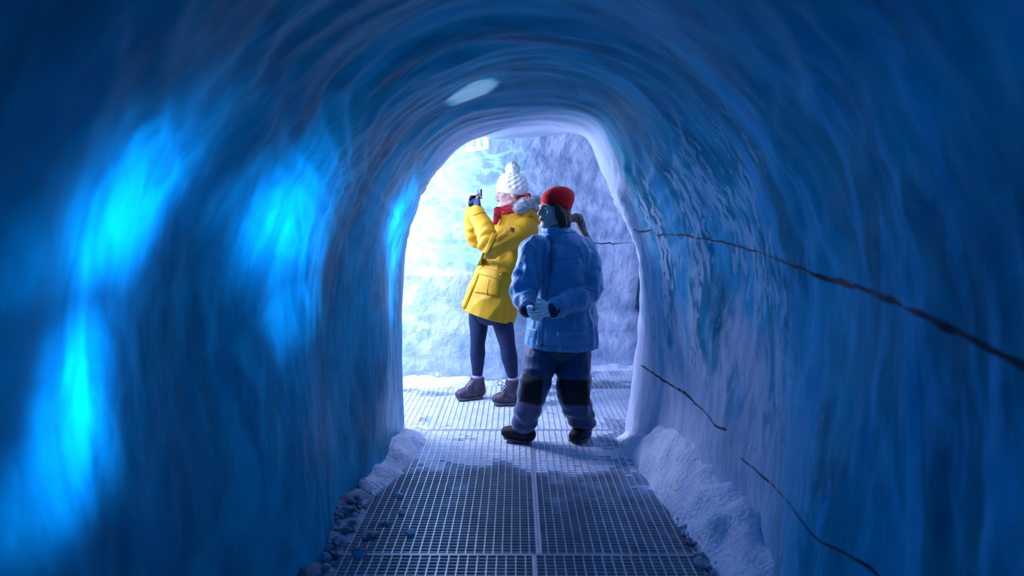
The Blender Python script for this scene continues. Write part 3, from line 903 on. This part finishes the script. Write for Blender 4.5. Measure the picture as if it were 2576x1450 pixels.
# ================= the figure in the yellow coat
def build_yellow():
    face = Vector((-1, -.16, -.02)); HC = V(1283, 486, 5.40)
    HM = frame(face, (0.02, 0, 1), HC); HS = .98
    hipc = V(1232, 800, 5.42); chest = V(1290, 600, 5.42); neck = V(1290, 540, 5.41)
    fwd = Vector((-.96, -.28, 0)); sd = Vector((-.28, .96, 0))     # across the shoulders, away from viewer
    # arms
    shL, elL, wrL = V(1316, 583, 5.24), V(1236, 622, 5.10), V(1203, 535, 5.24)
    shR, elR, wrR = V(1288, 578, 5.58), V(1196, 598, 5.50), V(1187, 530, 5.42)
    hnL, hnR = V(1196, 490, 5.29), V(1188, 488, 5.42)
    palmL, finL, thL, _ = hand_parts(wrL, hnL, (.9, .45, 0), 1, curl=(.25, .75, .8), thumb=(.7, 1.15), k=.98, spread=.05)
    palmR, finR, thR, _ = hand_parts(wrR, hnR, (.9, -.35, 0), -1, curl=(.25, .75, .8), thumb=(.7, 1.15), k=.98, spread=.05)
    # legs
    hF, kF, aF = V(1206, 790, 5.50), V(1202, 862, 5.47), V(1201, 950, 5.50)
    hN, kN, aN = V(1262, 800, 5.34), V(1277, 870, 5.29), V(1290, 955, 5.31)
    toeF = ground(1152, 1008); toeN = ground(1244, 1019)
    toeF.z = toeN.z = .03
    heelF = Vector((aF.x + .004, aF.y, .055)); heelN = Vector((aN.x + .004, aN.y, .055))
    body = head_parts(HM, HS)
    body += [loft([HC + Vector((.02, 0, -.06)), neck + Vector((.0, 0, .0)), chest + Vector((0, 0, .05))], [.052, .055, .07]),
             loft([neck + Vector((0, 0, -.04)), chest, hipc.lerp(chest, .5), hipc + Vector((0, 0, .20)), hipc + Vector((0.01, 0, .12))],
                  [(.09, .07), (.15, .10), (.13, .10), (.13, .11), (.12, .10)], side=sd),
             loft([shL, elL, wrL], [.045, .038, .026]), loft([shR, elR, wrR], [.045, .038, .026]),
             loft([hipc.lerp(hF, .6) + Vector((0, 0, .12)), hF, kF, kF.lerp(aF, .35), aF, heelF], [.07, .065, .045, .047, .030, .034]),
             loft([hipc.lerp(hN, .6) + Vector((0, 0, .12)), hN, kN, kN.lerp(aN, .35), aN, heelN], [.07, .065, .045, .047, .030, .034]),
             loft([heelF, heelF.lerp(toeF, .62)], [(.030, .026), (.028, .018)]), loft([heelN, heelN.lerp(toeN, .62)], [(.030, .026), (.028, .018)])]
    body += palmL + finL + [thL] + palmR + finR + [thR]
    me = fuse(body, .0052, 3)
    er = [HM @ (Vector((s * .031, -.085, .004)) * HS) for s in (-1, 1)]
    displace(me, lambda c, n: -.010 * max(gauss((c - er[0]).length, .011), gauss((c - er[1]).length, .011)) if c.z > 1.4 else 0)
    root = link('person', me, M['skin'])
    tag(root, 'person in a yellow parka and white bobble hat raising both hands to take a picture', 'person')
    face_extras(root, HM, HS)
    # hat
    K = HM @ Matrix.Scale(HS, 4)
    v, f = [], []
    nu, nv = 150, 74
    tilt = Matrix.Rotation(math.radians(-8), 4, 'X')
    for j in range(nv + 1):
        a = PI * .5 * 1.24 * j / nv      # 0 = crown
        for i in range(nu):
            b = 2 * PI * i / nu
            rr = 1 + .0 * a
            st = math.sin(min(a, PI / 2)) ** .75 if a < PI / 2 else 1 - .10 * (a - PI / 2) / .38
            x = .099 * st * math.cos(b); y = .118 * st * math.sin(b) + .012; z = .050 + (.108 * math.cos(a) if a < PI / 2 else -.056 * math.sin(a - PI / 2) / .37)
            twist = b * 9 + a * 7
            cab = .0045 * math.sin(twist) * math.sin(b * 5 - a * 9) + .004 * math.sin(b * 14 + a * 16)
            brimr = .006 * sm(PI * .5 * 1.02, PI * .5 * 1.08, a) 
            k2 = 1 + (cab * (1 - sm(PI * .52, PI * .55, a)) + brimr + .002 * math.sin(b * 60) * sm(PI * .52, PI * .55, a)) / .1 * min(1, a * 3)
            v.append(K @ (tilt @ Vector((x * k2, y * k2, z))))
    for j in range(nv):
        for i in range(nu):
            k = (i + 1) % nu; f.append((j * nu + i, (j + 1) * nu + i, (j + 1) * nu + k, j * nu + k))
    # folded inside edge
    b0 = len(v); ctr = K @ (tilt @ Vector((0, .01, -.03)))
    for i in range(nu): v.append(v[nv * nu + i].lerp(ctr, .22))
    for i in range(nu):
        k = (i + 1) % nu; f.append((nv * nu + i, b0 + i, b0 + k, nv * nu + k))
    hat = link('bobble_hat', pymesh(v, f), M['knit_white'], root)
    pc = V(1290, 427, 5.41)
    pm = pymesh(*ellipsoid(pc, (.050, .050, .052), n=40, m=26))
    displace(pm, lambda c, n: .006 * noise.noise(c * 55) + .004 * noise.noise(c * 120))
    fz = fuzz(pm, 1500, .013, .0016)
    vv, ff = merge([meshdata(pm), fz])
    link('pompom', pymesh(vv, ff), M['knit_white'], hat)
    # hair at the nape
    link('hair', pymesh(*xf(loft([(.0, .07, .01), (0, .095, -.05), (.0, .085, -.10)], [(.05, .03), (.055, .032), (.035, .02)], side=(1, 0, 0)), K)), M['hair_dark'], root)
    # coat
    def ringpt(px, py): return V(px, py, 5.42)
    T = [ringpt(1286, 538), ringpt(1292, 562), ringpt(1291, 600), ringpt(1277, 645), ringpt(1259, 690), ringpt(1243, 740), ringpt(1227, 794)]
    R = [(.105, .075), (.19, .125), (.205, .155), (.20, .160), (.205, .175), (.215, .195), (.225, .213)]
    coat = [loft(T, R, side=sd, seg=32, flat=True),
            loft([shL + Vector((.03, .05, .01)), shL, shL.lerp(elL, .5), elL, elL.lerp(wrL, .45), wrL + Vector((0, 0, -.02)), wrL], [.085, .092, .088, .080, .072, .064, .060], side=(0, 1, 0)),
            loft([shR, shR.lerp(elR, .5), elR, elR.lerp(wrR, .5), wrR], [.09, .085, .076, .068, .058]),
            # high collar
            loft([V(1284, 545, 5.41), V(1276, 522, 5.40)], [(.095, .085), (.085, .078)], side=sd, flat=True),
            # hood lying on the back
            loft([V(1325, 535, 5.32), V(1338, 548, 5.42), V(1322, 538, 5.52)], [.055, .075, .055])]
    cm = fuse(coat, .0062, 6)
    ax_u = (T[0] - T[-1]).normalized()
    def cf(c, n):
        d = 0
        edge = sm(-.95, -.2, n.z) if c.z < 1.0 else 1
        # sleeve wrinkles ringing the elbow
        for e, w in ((elL, wrL), (elR, wrR)):
            q = (c - e).length
            if q < .2: d += .010 * (1 - q / .2) * math.sin((c - w).length * 95 + 3 * noise.noise(c * 9))
        d += .016 * noise.noise(Vector((c.x * 6, c.y * 6, c.z * 3.5)))
        d += folds(c, .008, 11, 11, 7, 3)
        d += -.006 * gauss(c.z - 1.06, .025)           # drawn in at the waist
        d += .006 * gauss(c.z - .99, .03)
        return d * edge
    displace(cm, cf)
    coat_o = link('parka', cm, M['yellow'], root)
    B = bvh_of(cm)
    def add(name, me_, m, par=coat_o):
        if me_ is not None: return link(name, me_, m, par)
    # pocket with flap and snaps
    add('pocket', decal(B, ((1208, 690), (1262, 700), (1253, 746), (1195, 736)), 12, 10, .008, .006, .006), M['yellow'])
    fl_ = add('pocket_flap', decal(B, ((1207, 672), (1270, 684), (1264, 706), (1203, 690)), 12, 6, .013, .004, .003), M['yellow'])
    for px, py in ((1211, 678), (1258, 692)):
        p, n = on(B, px, py); n = n if n.dot(ray(px, py)) < 0 else -n
        link('snap', pymesh(*ellipsoid(p + n * .018, .0055, n=10, m=6)), M['metal'], fl_)
    add('pocket_pleat', cord(B, [(1232, 705), (1229, 722), (1225, 742)], .004, .012), M['yellow'])
    # front edge, lining and hem seams
    add('front_placket', decal(B, ((1238, 585), (1250, 590), (1170, 778), (1161, 772)), 3, 26, .008, .004, .002), M['yellow'])
    add('lining_edge', cord(B, [(1212, 676), (1196, 710), (1181, 745), (1168, 777)], .0035, .006), M['yellow_lining'])
    add('hem_seam', cord(B, [(1168, 766), (1210, 780), (1250, 794), (1290, 806)], .0016, .0), M['yellow_seam'])
    add('shoulder_seam', cord(B, [(1300, 545), (1312, 562), (1322, 590)], .0016, .0), M['yellow_seam'])
    add('sleeve_seam', cord(B, [(1242, 600), (1262, 588), (1290, 598), (1330, 612)], .0015, .0), M['yellow_seam'])
    add('sleeve_badge', decal(B, ((1284, 572), (1294, 575), (1292, 586), (1282, 581)), 3, 3, .004, .003), M['patch_dark'])
    cu = shell(cm, lambda c, n: (c - wrL).length < .075 and (c - elL).length > (wrL - elL).length - .035, .004, .002)
    if cu: link('cuff', cu, M['yellow'], coat_o)
    # fur on the hood
    fm = fuse([loft([V(1305, 524, 5.27), V(1322, 518, 5.30), V(1345, 516, 5.40), V(1335, 512, 5.5), V(1310, 510, 5.56)], [.040, .052, .058, .05, .04]), ],.007, 2)
    displace(fm, lambda c, n: .012 * noise.noise(c * 30) + .006 * noise.noise(c * 80))
    vv, ff = merge([meshdata(fm), fuzz(fm, 3200, .024, .0016, .7, 5)])
    link('fur_trim', pymesh(vv, ff), M['fur'], coat_o)
    # scarf
    sc_ = []
    for k in range(2):
        pts = []
        for i in range(17):
            a = 2 * PI * i / 16
            loc = Vector((.075 * math.cos(a), .080 * math.sin(a) + .01, -.115 - .026 * k + .016 * math.sin(a)))
            pts.append(K @ loc)
        sc_.append(loft(pts, [(.024, .022)] * 17, sub=2, seg=12))
    sc_.append(loft([V(1252, 528, 5.36), V(1250, 545, 5.34), V(1246, 560, 5.32)], [.028, .026, .02]))
    sc_.append(loft([K @ Vector((.055, .055, -.08)), K @ Vector((.075, .115, -.055)), K @ Vector((.06, .13, -.03))], [.03, .034, .026]))
    sm_ = fuse(sc_, .0055, 2)
    displace(sm_, lambda c, n: .006 * noise.noise(Vector((c.x * 40, c.y * 40, c.z * 110))))
    link('scarf', sm_, M['scarf'], root)
    # leggings
    lg = [ellipsoid(hipc + Vector((.01, 0, .06)), (.13, .15, .12)), loft([hipc.lerp(hF, .6) + Vector((0, 0, .14)), hF, hF.lerp(kF, .6), kF, kF.lerp(aF, .38), aF + Vector((0, 0, .02))], [.085, .084, .068, .057, .058, .040]),
          loft([hipc.lerp(hN, .6) + Vector((0, 0, .14)), hN, hN.lerp(kN, .6), kN, kN.lerp(aN, .38), aN + Vector((0, 0, .02))], [.085, .084, .070, .060, .060, .040])]
    lm = fuse(lg, .006, 3)
    displace(lm, lambda c, n: .003 * noise.noise(c * 18))
    link('leggings', lm, M['navy'], root)
    # boots
    for a_, toe in ((aF, toeF), (aN, toeN)):
        d = (toe - a_); d.z = 0; d.normalize(); s = Vector((-d.y, d.x, 0))
        gz = .0
        heel = Vector((a_.x, a_.y, 0)) - d * .062
        tip = Vector((toe.x, toe.y, 0)) + d * .035
        Lf = (tip - heel).length
        link('sock', pymesh(*loft([a_ + Vector((0, 0, .045)), a_ + Vector((0, 0, -.03))], [.037, .044], flat=True)), M['sock'], root)
        up = Vector((0, 0, 1))
        bm_ = fuse([loft([a_ + up * .0 + d * .0, Vector((a_.x, a_.y, .11)), Vector((a_.x, a_.y, .06)) - d * .01], [(.050, .054), (.052, .060), (.050, .06)], side=s, flat=True),
                    loft([heel + up * .055 + d * .03, heel + up * .06 + d * Lf * .4, heel + up * .056 + d * Lf * .62, tip + up * .046 - d * .045], [(.040, .048), (.044, .052), (.050, .044), (.044, .034)], side=s),
                    loft([Vector((a_.x, a_.y, .13)) + d * .025, heel + up * .085 + d * Lf * .55], [(.034, .034), (.038, .026)], side=s)], .005, 3)
        displace(bm_, lambda c, n: .0025 * noise.noise(c * 40))
        b = link('boot', bm_, M['boot'], root)
        so = fuse([loft([heel + up * .012 + d * .035, heel + up * .012 + d * Lf * .5, heel + up * .012 + d * Lf * .7, tip + up * .016 - d * .045], [(.044, .016), (.044, .016), (.053, .016), (.047, .018)], side=s)], .004, 1)
        link('sole', so, M['sole'], b)
        for q in range(4):
            u = q / 3; c = (Vector((a_.x, a_.y, .15)) + d * .052).lerp(heel + up * .112 + d * Lf * .60, u)
            link('lace', pymesh(*loft([c - s * .022, c + d * .006 + up * .006, c + s * .022], [.0028] * 3, seg=8)), M['lace'], b)
            for sg_ in (-1, 1):
                link('eyelet', pymesh(*ellipsoid(c + s * .026 * sg_ - up * .002, .0052, n=10, m=6)), M['metal'], b)
        if toe is toeN:
            c0 = Vector((a_.x, a_.y, .165)) + d * .05
            pts = [c0] + [c0 + d * (.048 - .018 * math.cos(t_)) + up * (.006 + .016 * math.sin(t_)) + s * .004 * t_ for t_ in [k * PI / 5 for k in range(11)]]
            link('lace_loop', pymesh(*loft(pts, [.0026] * len(pts), seg=8, sub=2)), M['lace'], b)
    # fingerless gloves
    for (palm, fin, th, wr, kn) in ((palmL, finL, thL, wrL, hnL), (palmR, finR, thR, wrR, hnR)):
        d = (kn - wr).normalized()
        gp = [loft([wr - d * .035, wr + d * .02], [.040, .040])]
        for v_, f_ in palm:
            c = sum((Vector(q) for q in v_), Vector()) / len(v_)
            gp.append(([c + (q - c) * 1.13 for q in v_], f_))
        if kn is hnL:
            P2, F2, T2, _ = hand_parts(wr, kn, (.9, .45, 0), 1, curl=(.25, .1, .1), thumb=(.7, 1.15), k=.98, rad=1.30, spread=.05)
        else:
            P2, F2, T2, _ = hand_parts(wr, kn, (.9, -.35, 0), -1, curl=(.25, .1, .1), thumb=(.7, 1.15), k=.98, rad=1.30, spread=.05)
        cut = wr + d * .112
        gm = fuse(gp + P2 + F2 + [T2], .004, 2)
        bm = bmesh.new(); bm.from_mesh(gm)
        bmesh.ops.bisect_plane(bm, geom=bm.verts[:] + bm.edges[:] + bm.faces[:], plane_co=cut, plane_no=d, clear_outer=True)
        bm.to_mesh(gm); bm.free()
        link('glove', gm, M['navy'], root)
    # the phone between the hands
    pc_ = V(1206, 489, 5.355)
    ph = bpy.data.objects.new('phone', None); C.objects.link(ph); ph.location = pc_
    r_ = Matrix.Rotation(math.radians(14), 3, 'Z')
    link('case', pymesh(*box((0, 0, 0), (.010, .150, .070), r_)), M['phone'], ph, smooth=False)
    link('screen', pymesh(*box(r_ @ Vector((.0055, 0, 0)), (.002, .138, .064), r_)), M['screen'], ph, smooth=False)
    link('camera_lens', pymesh(*ellipsoid(r_ @ Vector((-.006, -.055, .02)), (.003, .008, .008), n=12, m=8)), M['metal'], ph)
    tag(ph, 'dark phone held up level between the gloved hands of the person in yellow', 'phone')
    return root

# ================= the figure in the blue jacket
def build_blue():
    face = Vector((-.86, -.51, -.05)); HC = V(1391, 528, 4.42)
    HM = frame(face, (0.05, 0, 1), HC); HS = .98; K = HM @ Matrix.Scale(HS, 4)
    fwd = Vector((-.62, -.78, 0)); sd = Vector((.78, -.62, 0))
    shR, elR, wrR = V(1342, 632, 4.34), V(1318, 735, 4.28), V(1325, 777, 4.13)
    shL, elL, wrL = V(1468, 636, 4.46), V(1482, 738, 4.38), V(1392, 780, 4.16)
    hnR, hnL = V(1352, 808, 4.03), V(1343, 776, 4.08)
    hip = V(1408, 872, 4.46); chest = V(1408, 680, 4.46); neck = V(1402, 590, 4.45)
    pR, fR, tR, _ = hand_parts(wrR, hnR, (.3, .6, .6), 1, curl=(.4, .5, .4), thumb=(.7, .3), k=.88)
    pL, fL, tL, _ = hand_parts(wrL, hnL, (-.1, .8, -.4), -1, curl=(.4, .5, .4), thumb=(.6, .3), k=.88)
    hA, kA, aA = V(1362, 890, 4.44), V(1340, 978, 4.33), V(1320, 1070, 4.40)     # left in the picture
    hB, kB, aB = V(1440, 890, 4.48), V(1443, 990, 4.36), V(1466, 1070, 4.47)
    toeA = ground(1270, 1108); toeA.z = .05; toeB = ground(1444, 1117); toeB.z = .035
    hlA = Vector((aA.x + .015, aA.y, .045)); hlB = Vector((aB.x + .02, aB.y + .01, .045))
    body = head_parts(HM, HS)
    body += [loft([HC + Vector((.03, 0, -.06)), neck, chest + Vector((0, 0, .08))], [.052, .055, .07]),
             loft([neck + Vector((0, 0, -.05)), chest + Vector((0, 0, .08)), chest, hip + Vector((0, 0, .18)), hip + Vector((0, 0, .10))], [(.1, .07), (.16, .10), (.14, .11), (.14, .11), (.13, .10)], side=sd),
             loft([shR, elR, wrR], [.045, .038, .028]), loft([shL, elL, wrL], [.045, .038, .028]),
             loft([hip.lerp(hA, .6), hA, kA, kA.lerp(aA, .35), aA, hlA], [.08, .075, .052, .053, .035, .036]),
             loft([hip.lerp(hB, .6), hB, kB, kB.lerp(aB, .35), aB, hlB], [.08, .075, .052, .053, .035, .036]),
             loft([hlA, hlA.lerp(toeA, .6)], [(.028, .024), (.026, .018)]), loft([hlB, hlB.lerp(toeB, .6)], [(.028, .024), (.026, .018)])] + pR + fR + [tR] + pL + fL + [tL]
    me = fuse(body, .0052, 3)
    er = [HM @ (Vector((s * .031, -.085, .004)) * HS) for s in (-1, 1)]
    displace(me, lambda c, n: -.011 * max(gauss((c - er[0]).length, .012), gauss((c - er[1]).length, .012)) if c.z > 1.2 else 0)
    root = link('person', me, M['skin'])
    tag(root, 'person in a blue winter jacket and red beanie walking with gloved hands clasped', 'person')
    face_extras(root, HM, HS)
    # beanie, tipped back
    v, f = [], []; nu, nv = 120, 60
    tilt = Matrix.Rotation(math.radians(-27), 4, 'X')
    for j in range(nv + 1):
        a = PI * .5 * 1.16 * j / nv
        for i in range(nu):
            b = 2 * PI * i / nu
            st = math.sin(min(a, PI / 2)) ** .86 if a < PI / 2 else 1 - .12 * (a - PI / 2) / .25
            x = .089 * st * math.cos(b); y = .108 * st * math.sin(b) + .012
            z = .046 + (.122 * math.cos(a) if a < PI / 2 else -.045 * (a - PI / 2) / .25)
            rib = .0016 * math.sin(b * 40) * min(1, a * 2) + .002 * noise.noise(Vector((x * 30, y * 30, z * 30)))
            k2 = 1 + (rib + .003 * sm(PI * .49, PI * .51, a)) / .1
            # soft peak at the back of the crown
            y2 = y * k2 + .034 * math.cos(min(a, PI / 2)) ** 2 - (.012 * max(0, math.sin(b)) * math.sin(min(a, PI/2)))
            v.append(K @ (tilt @ Vector((x * k2, y2, z))))
    for j in range(nv):
        for i in range(nu):
            k = (i + 1) % nu; f.append((j * nu + i, (j + 1) * nu + i, (j + 1) * nu + k, j * nu + k))
    b0 = len(v); ctr = K @ (tilt @ Vector((0, .01, 0)))
    for i in range(nu): v.append(v[nv * nu + i].lerp(ctr, .06))
    for i in range(nu):
        k = (i + 1) % nu; f.append((nv * nu + i, b0 + i, b0 + k, nv * nu + k))
    link('beanie', pymesh(v, f), M['knit_red'], root)
    # hair and pony tail
    hm_ = fuse([xf(ellipsoid((0, .038, -.020), (.088, .078, .085)), K), xf(loft([(0, .05, -.04), (0, .065, -.085), (0, .07, -.125)], [(.080, .055), (.075, .05), (.06, .04)], side=(1, 0, 0)), K),
                xf(loft([(.070, -.022, .03), (.078, .004, -.02), (.072, .024, -.085)], [.018, .030, .030]), K),
                xf(loft([(-.070, -.022, .03), (-.078, .004, -.02), (-.072, .024, -.085)], [.018, .030, .030]), K)], .005, 9)
    displace(hm_, lambda c, n: .003 * noise.noise(Vector((c.x * 90, c.y * 90, c.z * 14))))
    hair = link('hair', hm_, M['hair_dark'], root)
    tl = fuse([loft([V(1422, 556, 4.46), V(1440, 549, 4.50), V(1455, 550, 4.52), V(1463, 570, 4.54), V(1474, 592, 4.56), V(1490, 612, 4.57)],
                    [.024, .026, .030, .026, .020, .008])], .004, 2)
    displace(tl, lambda c, n: .005 * noise.noise(Vector((c.x * 60, c.y * 60, c.z * 18))))
    link('ponytail', tl, M['hair_tail'], hair)
    # jacket
    T = [V(1400, 588, 4.45), V(1405, 612, 4.46), V(1407, 645, 4.46), V(1408, 700, 4.46), V(1410, 770, 4.46), V(1412, 830, 4.46), V(1412, 872, 4.46)]
    R = [(.105, .085), (.175, .115), (.212, .140), (.215, .165), (.225, .185), (.238, .20), (.240, .20)]
    jk = [loft(T, R, side=sd, seg=36, flat=True),
          loft([shR + Vector((.05, .05, .01)), shR, shR.lerp(elR, .5), elR, elR.lerp(wrR, .55), wrR], [.07, .080, .078, .073, .066, .056]),
          loft([shL + Vector((-.05, .02, .01)), shL, shL.lerp(elL, .5), elL, elL.lerp(wrL, .4), elL.lerp(wrL, .8), wrL], [.08, .092, .088, .084, .078, .066, .054]),
          loft([V(1402, 598, 4.45), V(1400, 570, 4.44)], [(.098, .092), (.090, .088)], side=sd, flat=True)]
    jm = fuse(jk, .006, 5)
    def jf(c, n):
        d = 0
        edge = sm(-.95, -.2, n.z) if c.z < .75 else 1
        for e, w, s_ in ((elR, wrR, 80), (elL, wrL, 62)):
            q = (c - e).length
            if q < .20: d += .010 * (1 - q / .2) * math.sin((c - w).length * s_ + 3 * noise.noise(c * 8))
        d += .018 * noise.noise(Vector((c.x * 7, c.y * 7, c.z * 3)))
        d += folds(c, .016, 9, 9, 4, 9) + folds(c, .008, 17, 17, 9, 2)
        ch = sm(.95, 1.05, c.z) * sm(1.3, 1.2, c.z)
        d += .007 * ch * math.sin(c.x * 55 + 5 * noise.noise(c * 5) + c.z * 14)
        return d * edge
    displace(jm, jf)
    jo = link('jacket', jm, M['blue_shell'], root)
    B = bvh_of(jm)
    def add(name, m_, m, par=jo):
        if m_ is not None: return link(name, m_, m, par)
    add('zip_placket', decal(B, ((1372, 590), (1384, 592), (1364, 872), (1350, 866)), 3, 30, .007, .004, .002), M['blue_shell'])
    add('zip', cord(B, [(1386, 598), (1388, 660), (1382, 720), (1372, 750)], .002, .002), M['blue_seam'])
    add('hem_snap', cord(B, [(1360, 869), (1364, 869), (1366, 868)], .006, .003), M['black'])
    add('hem_seam', cord(B, [(1340, 862), (1380, 872), (1430, 875), (1490, 868)], .0015, .0), M['blue_seam'])
    add('pocket_flap', decal(B, ((1325, 822), (1355, 832), (1350, 852), (1324, 842)), 6, 5, .007, .004, .002), M['blue_shell'])
    add('pocket_flap', decal(B, ((1400, 835), (1470, 830), (1470, 842), (1402, 848)), 8, 4, .006, .004, .002), M['blue_shell'])
    add('yoke_seam', cord(B, [(1350, 640), (1390, 652), (1440, 650), (1470, 640)], .0015, .0), M['blue_seam'])
    add('sleeve_seam', cord(B, [(1455, 720), (1480, 728), (1510, 738)], .002, .0), M['blue_seam'])
    for w, e in ((wrR, elR), (wrL, elL)):
        d = (w - e).normalized()
        link('cuff', pymesh(*loft([w - d * .02, w + d * .012], [.050, .048])), M['blue_dark'], jo)
    cl_ = shell(jm, lambda c, n: c.z > V(1400, 585, 4.45).z, .003, .003)
    if cl_: link('collar', cl_, M['blue_shell'], jo)
    # gloves
    for args in ((wrR, hnR, (.3, .6, .6), 1, (.7, .3)), (wrL, hnL, (-.1, .8, -.4), -1, (.6, .3))):
        w, k_, pn, s_, th_ = args
        P2, F2, T2, _ = hand_parts(w, k_, pn, s_, curl=(.4, .5, .4), thumb=th_, k=.90, rad=1.28, spread=.14)
        gm = fuse(P2 + F2 + [T2], .004, 2)
        displace(gm, lambda c, n: .003 * noise.noise(c * 45))
        link('glove', gm, M['glove_grey'], root)
    # trousers
    up = Vector((0, 0, 1))
    tr = [ellipsoid(hip + up * .03, (.17, .15, .15)), loft([hip.lerp(hA, .7) + up * .06, hA, hA.lerp(kA, .5), kA, kA.lerp(aA, .5), aA + up * .03, aA - up * .01], [.115, .112, .105, .092, .085, .075, .070]),
          loft([hip.lerp(hB, .7) + up * .06, hB, hB.lerp(kB, .5), kB, kB.lerp(aB, .5), aB + up * .03, aB - up * .01], [.120, .120, .114, .100, .092, .080, .076])]
    tm = fuse(tr, .006, 4)
    def tf(c, n):
        d = .012 * noise.noise(Vector((c.x * 8, c.y * 8, c.z * 5)))
        d += .006 * math.sin(c.z * 70 + 4 * noise.noise(c * 7)) * sm(.32, .12, c.z)
        d += folds(c, .008, 9, 9, 9, 4)
        d += .005 * math.sin(c.z * 60 + c.x * 20) * sm(.10, .0, abs(c.z - .42))
        return d
    displace(tm, tf)
    to = link('snow_trousers', tm, M['pants'], root)
    BT = bvh_of(tm)
    for q in (((1316, 940), (1366, 956), (1358, 1022), (1306, 1010)), ((1407, 956), (1478, 958), (1484, 1022), (1420, 1018))):
        pm_ = decal(BT, q, 12, 12, .004, .004, .002)
        if pm_: link('knee_patch', pm_, M['black'], to)
    # boots
    for a_, toe, lift in ((aA, toeA, .012), (aB, toeB, 0)):
        d = (toe - a_); d.z = 0; d.normalize(); s = Vector((-d.y, d.x, 0))
        heel = Vector((a_.x, a_.y, 0)) - d * .062; tip = Vector((toe.x, toe.y, lift)) + d * .03; Lf = (tip - heel).length
        bm_ = fuse([loft([Vector((a_.x, a_.y, .17)), Vector((a_.x, a_.y, .08))], [.056, .058], flat=True),
                    loft([heel + up * .055 + d * .03, heel + up * .06 + d * Lf * .45, tip + up * .045 - d * .04], [(.046, .046), (.050, .046), (.044, .036)], side=s)], .005, 3)
        b = link('boot', bm_, M['black'], root)
        link('sole', fuse([loft([heel + up * .014 + d * .035, heel + up * (.014 + lift * .4) + d * Lf * .6, tip + up * .016 - d * .04], [(.048, .017), (.053, .016), (.046, .017)], side=s)], .004, 1), M['boot'], b)
    return root

yel = build_yellow()
blu = build_blue()
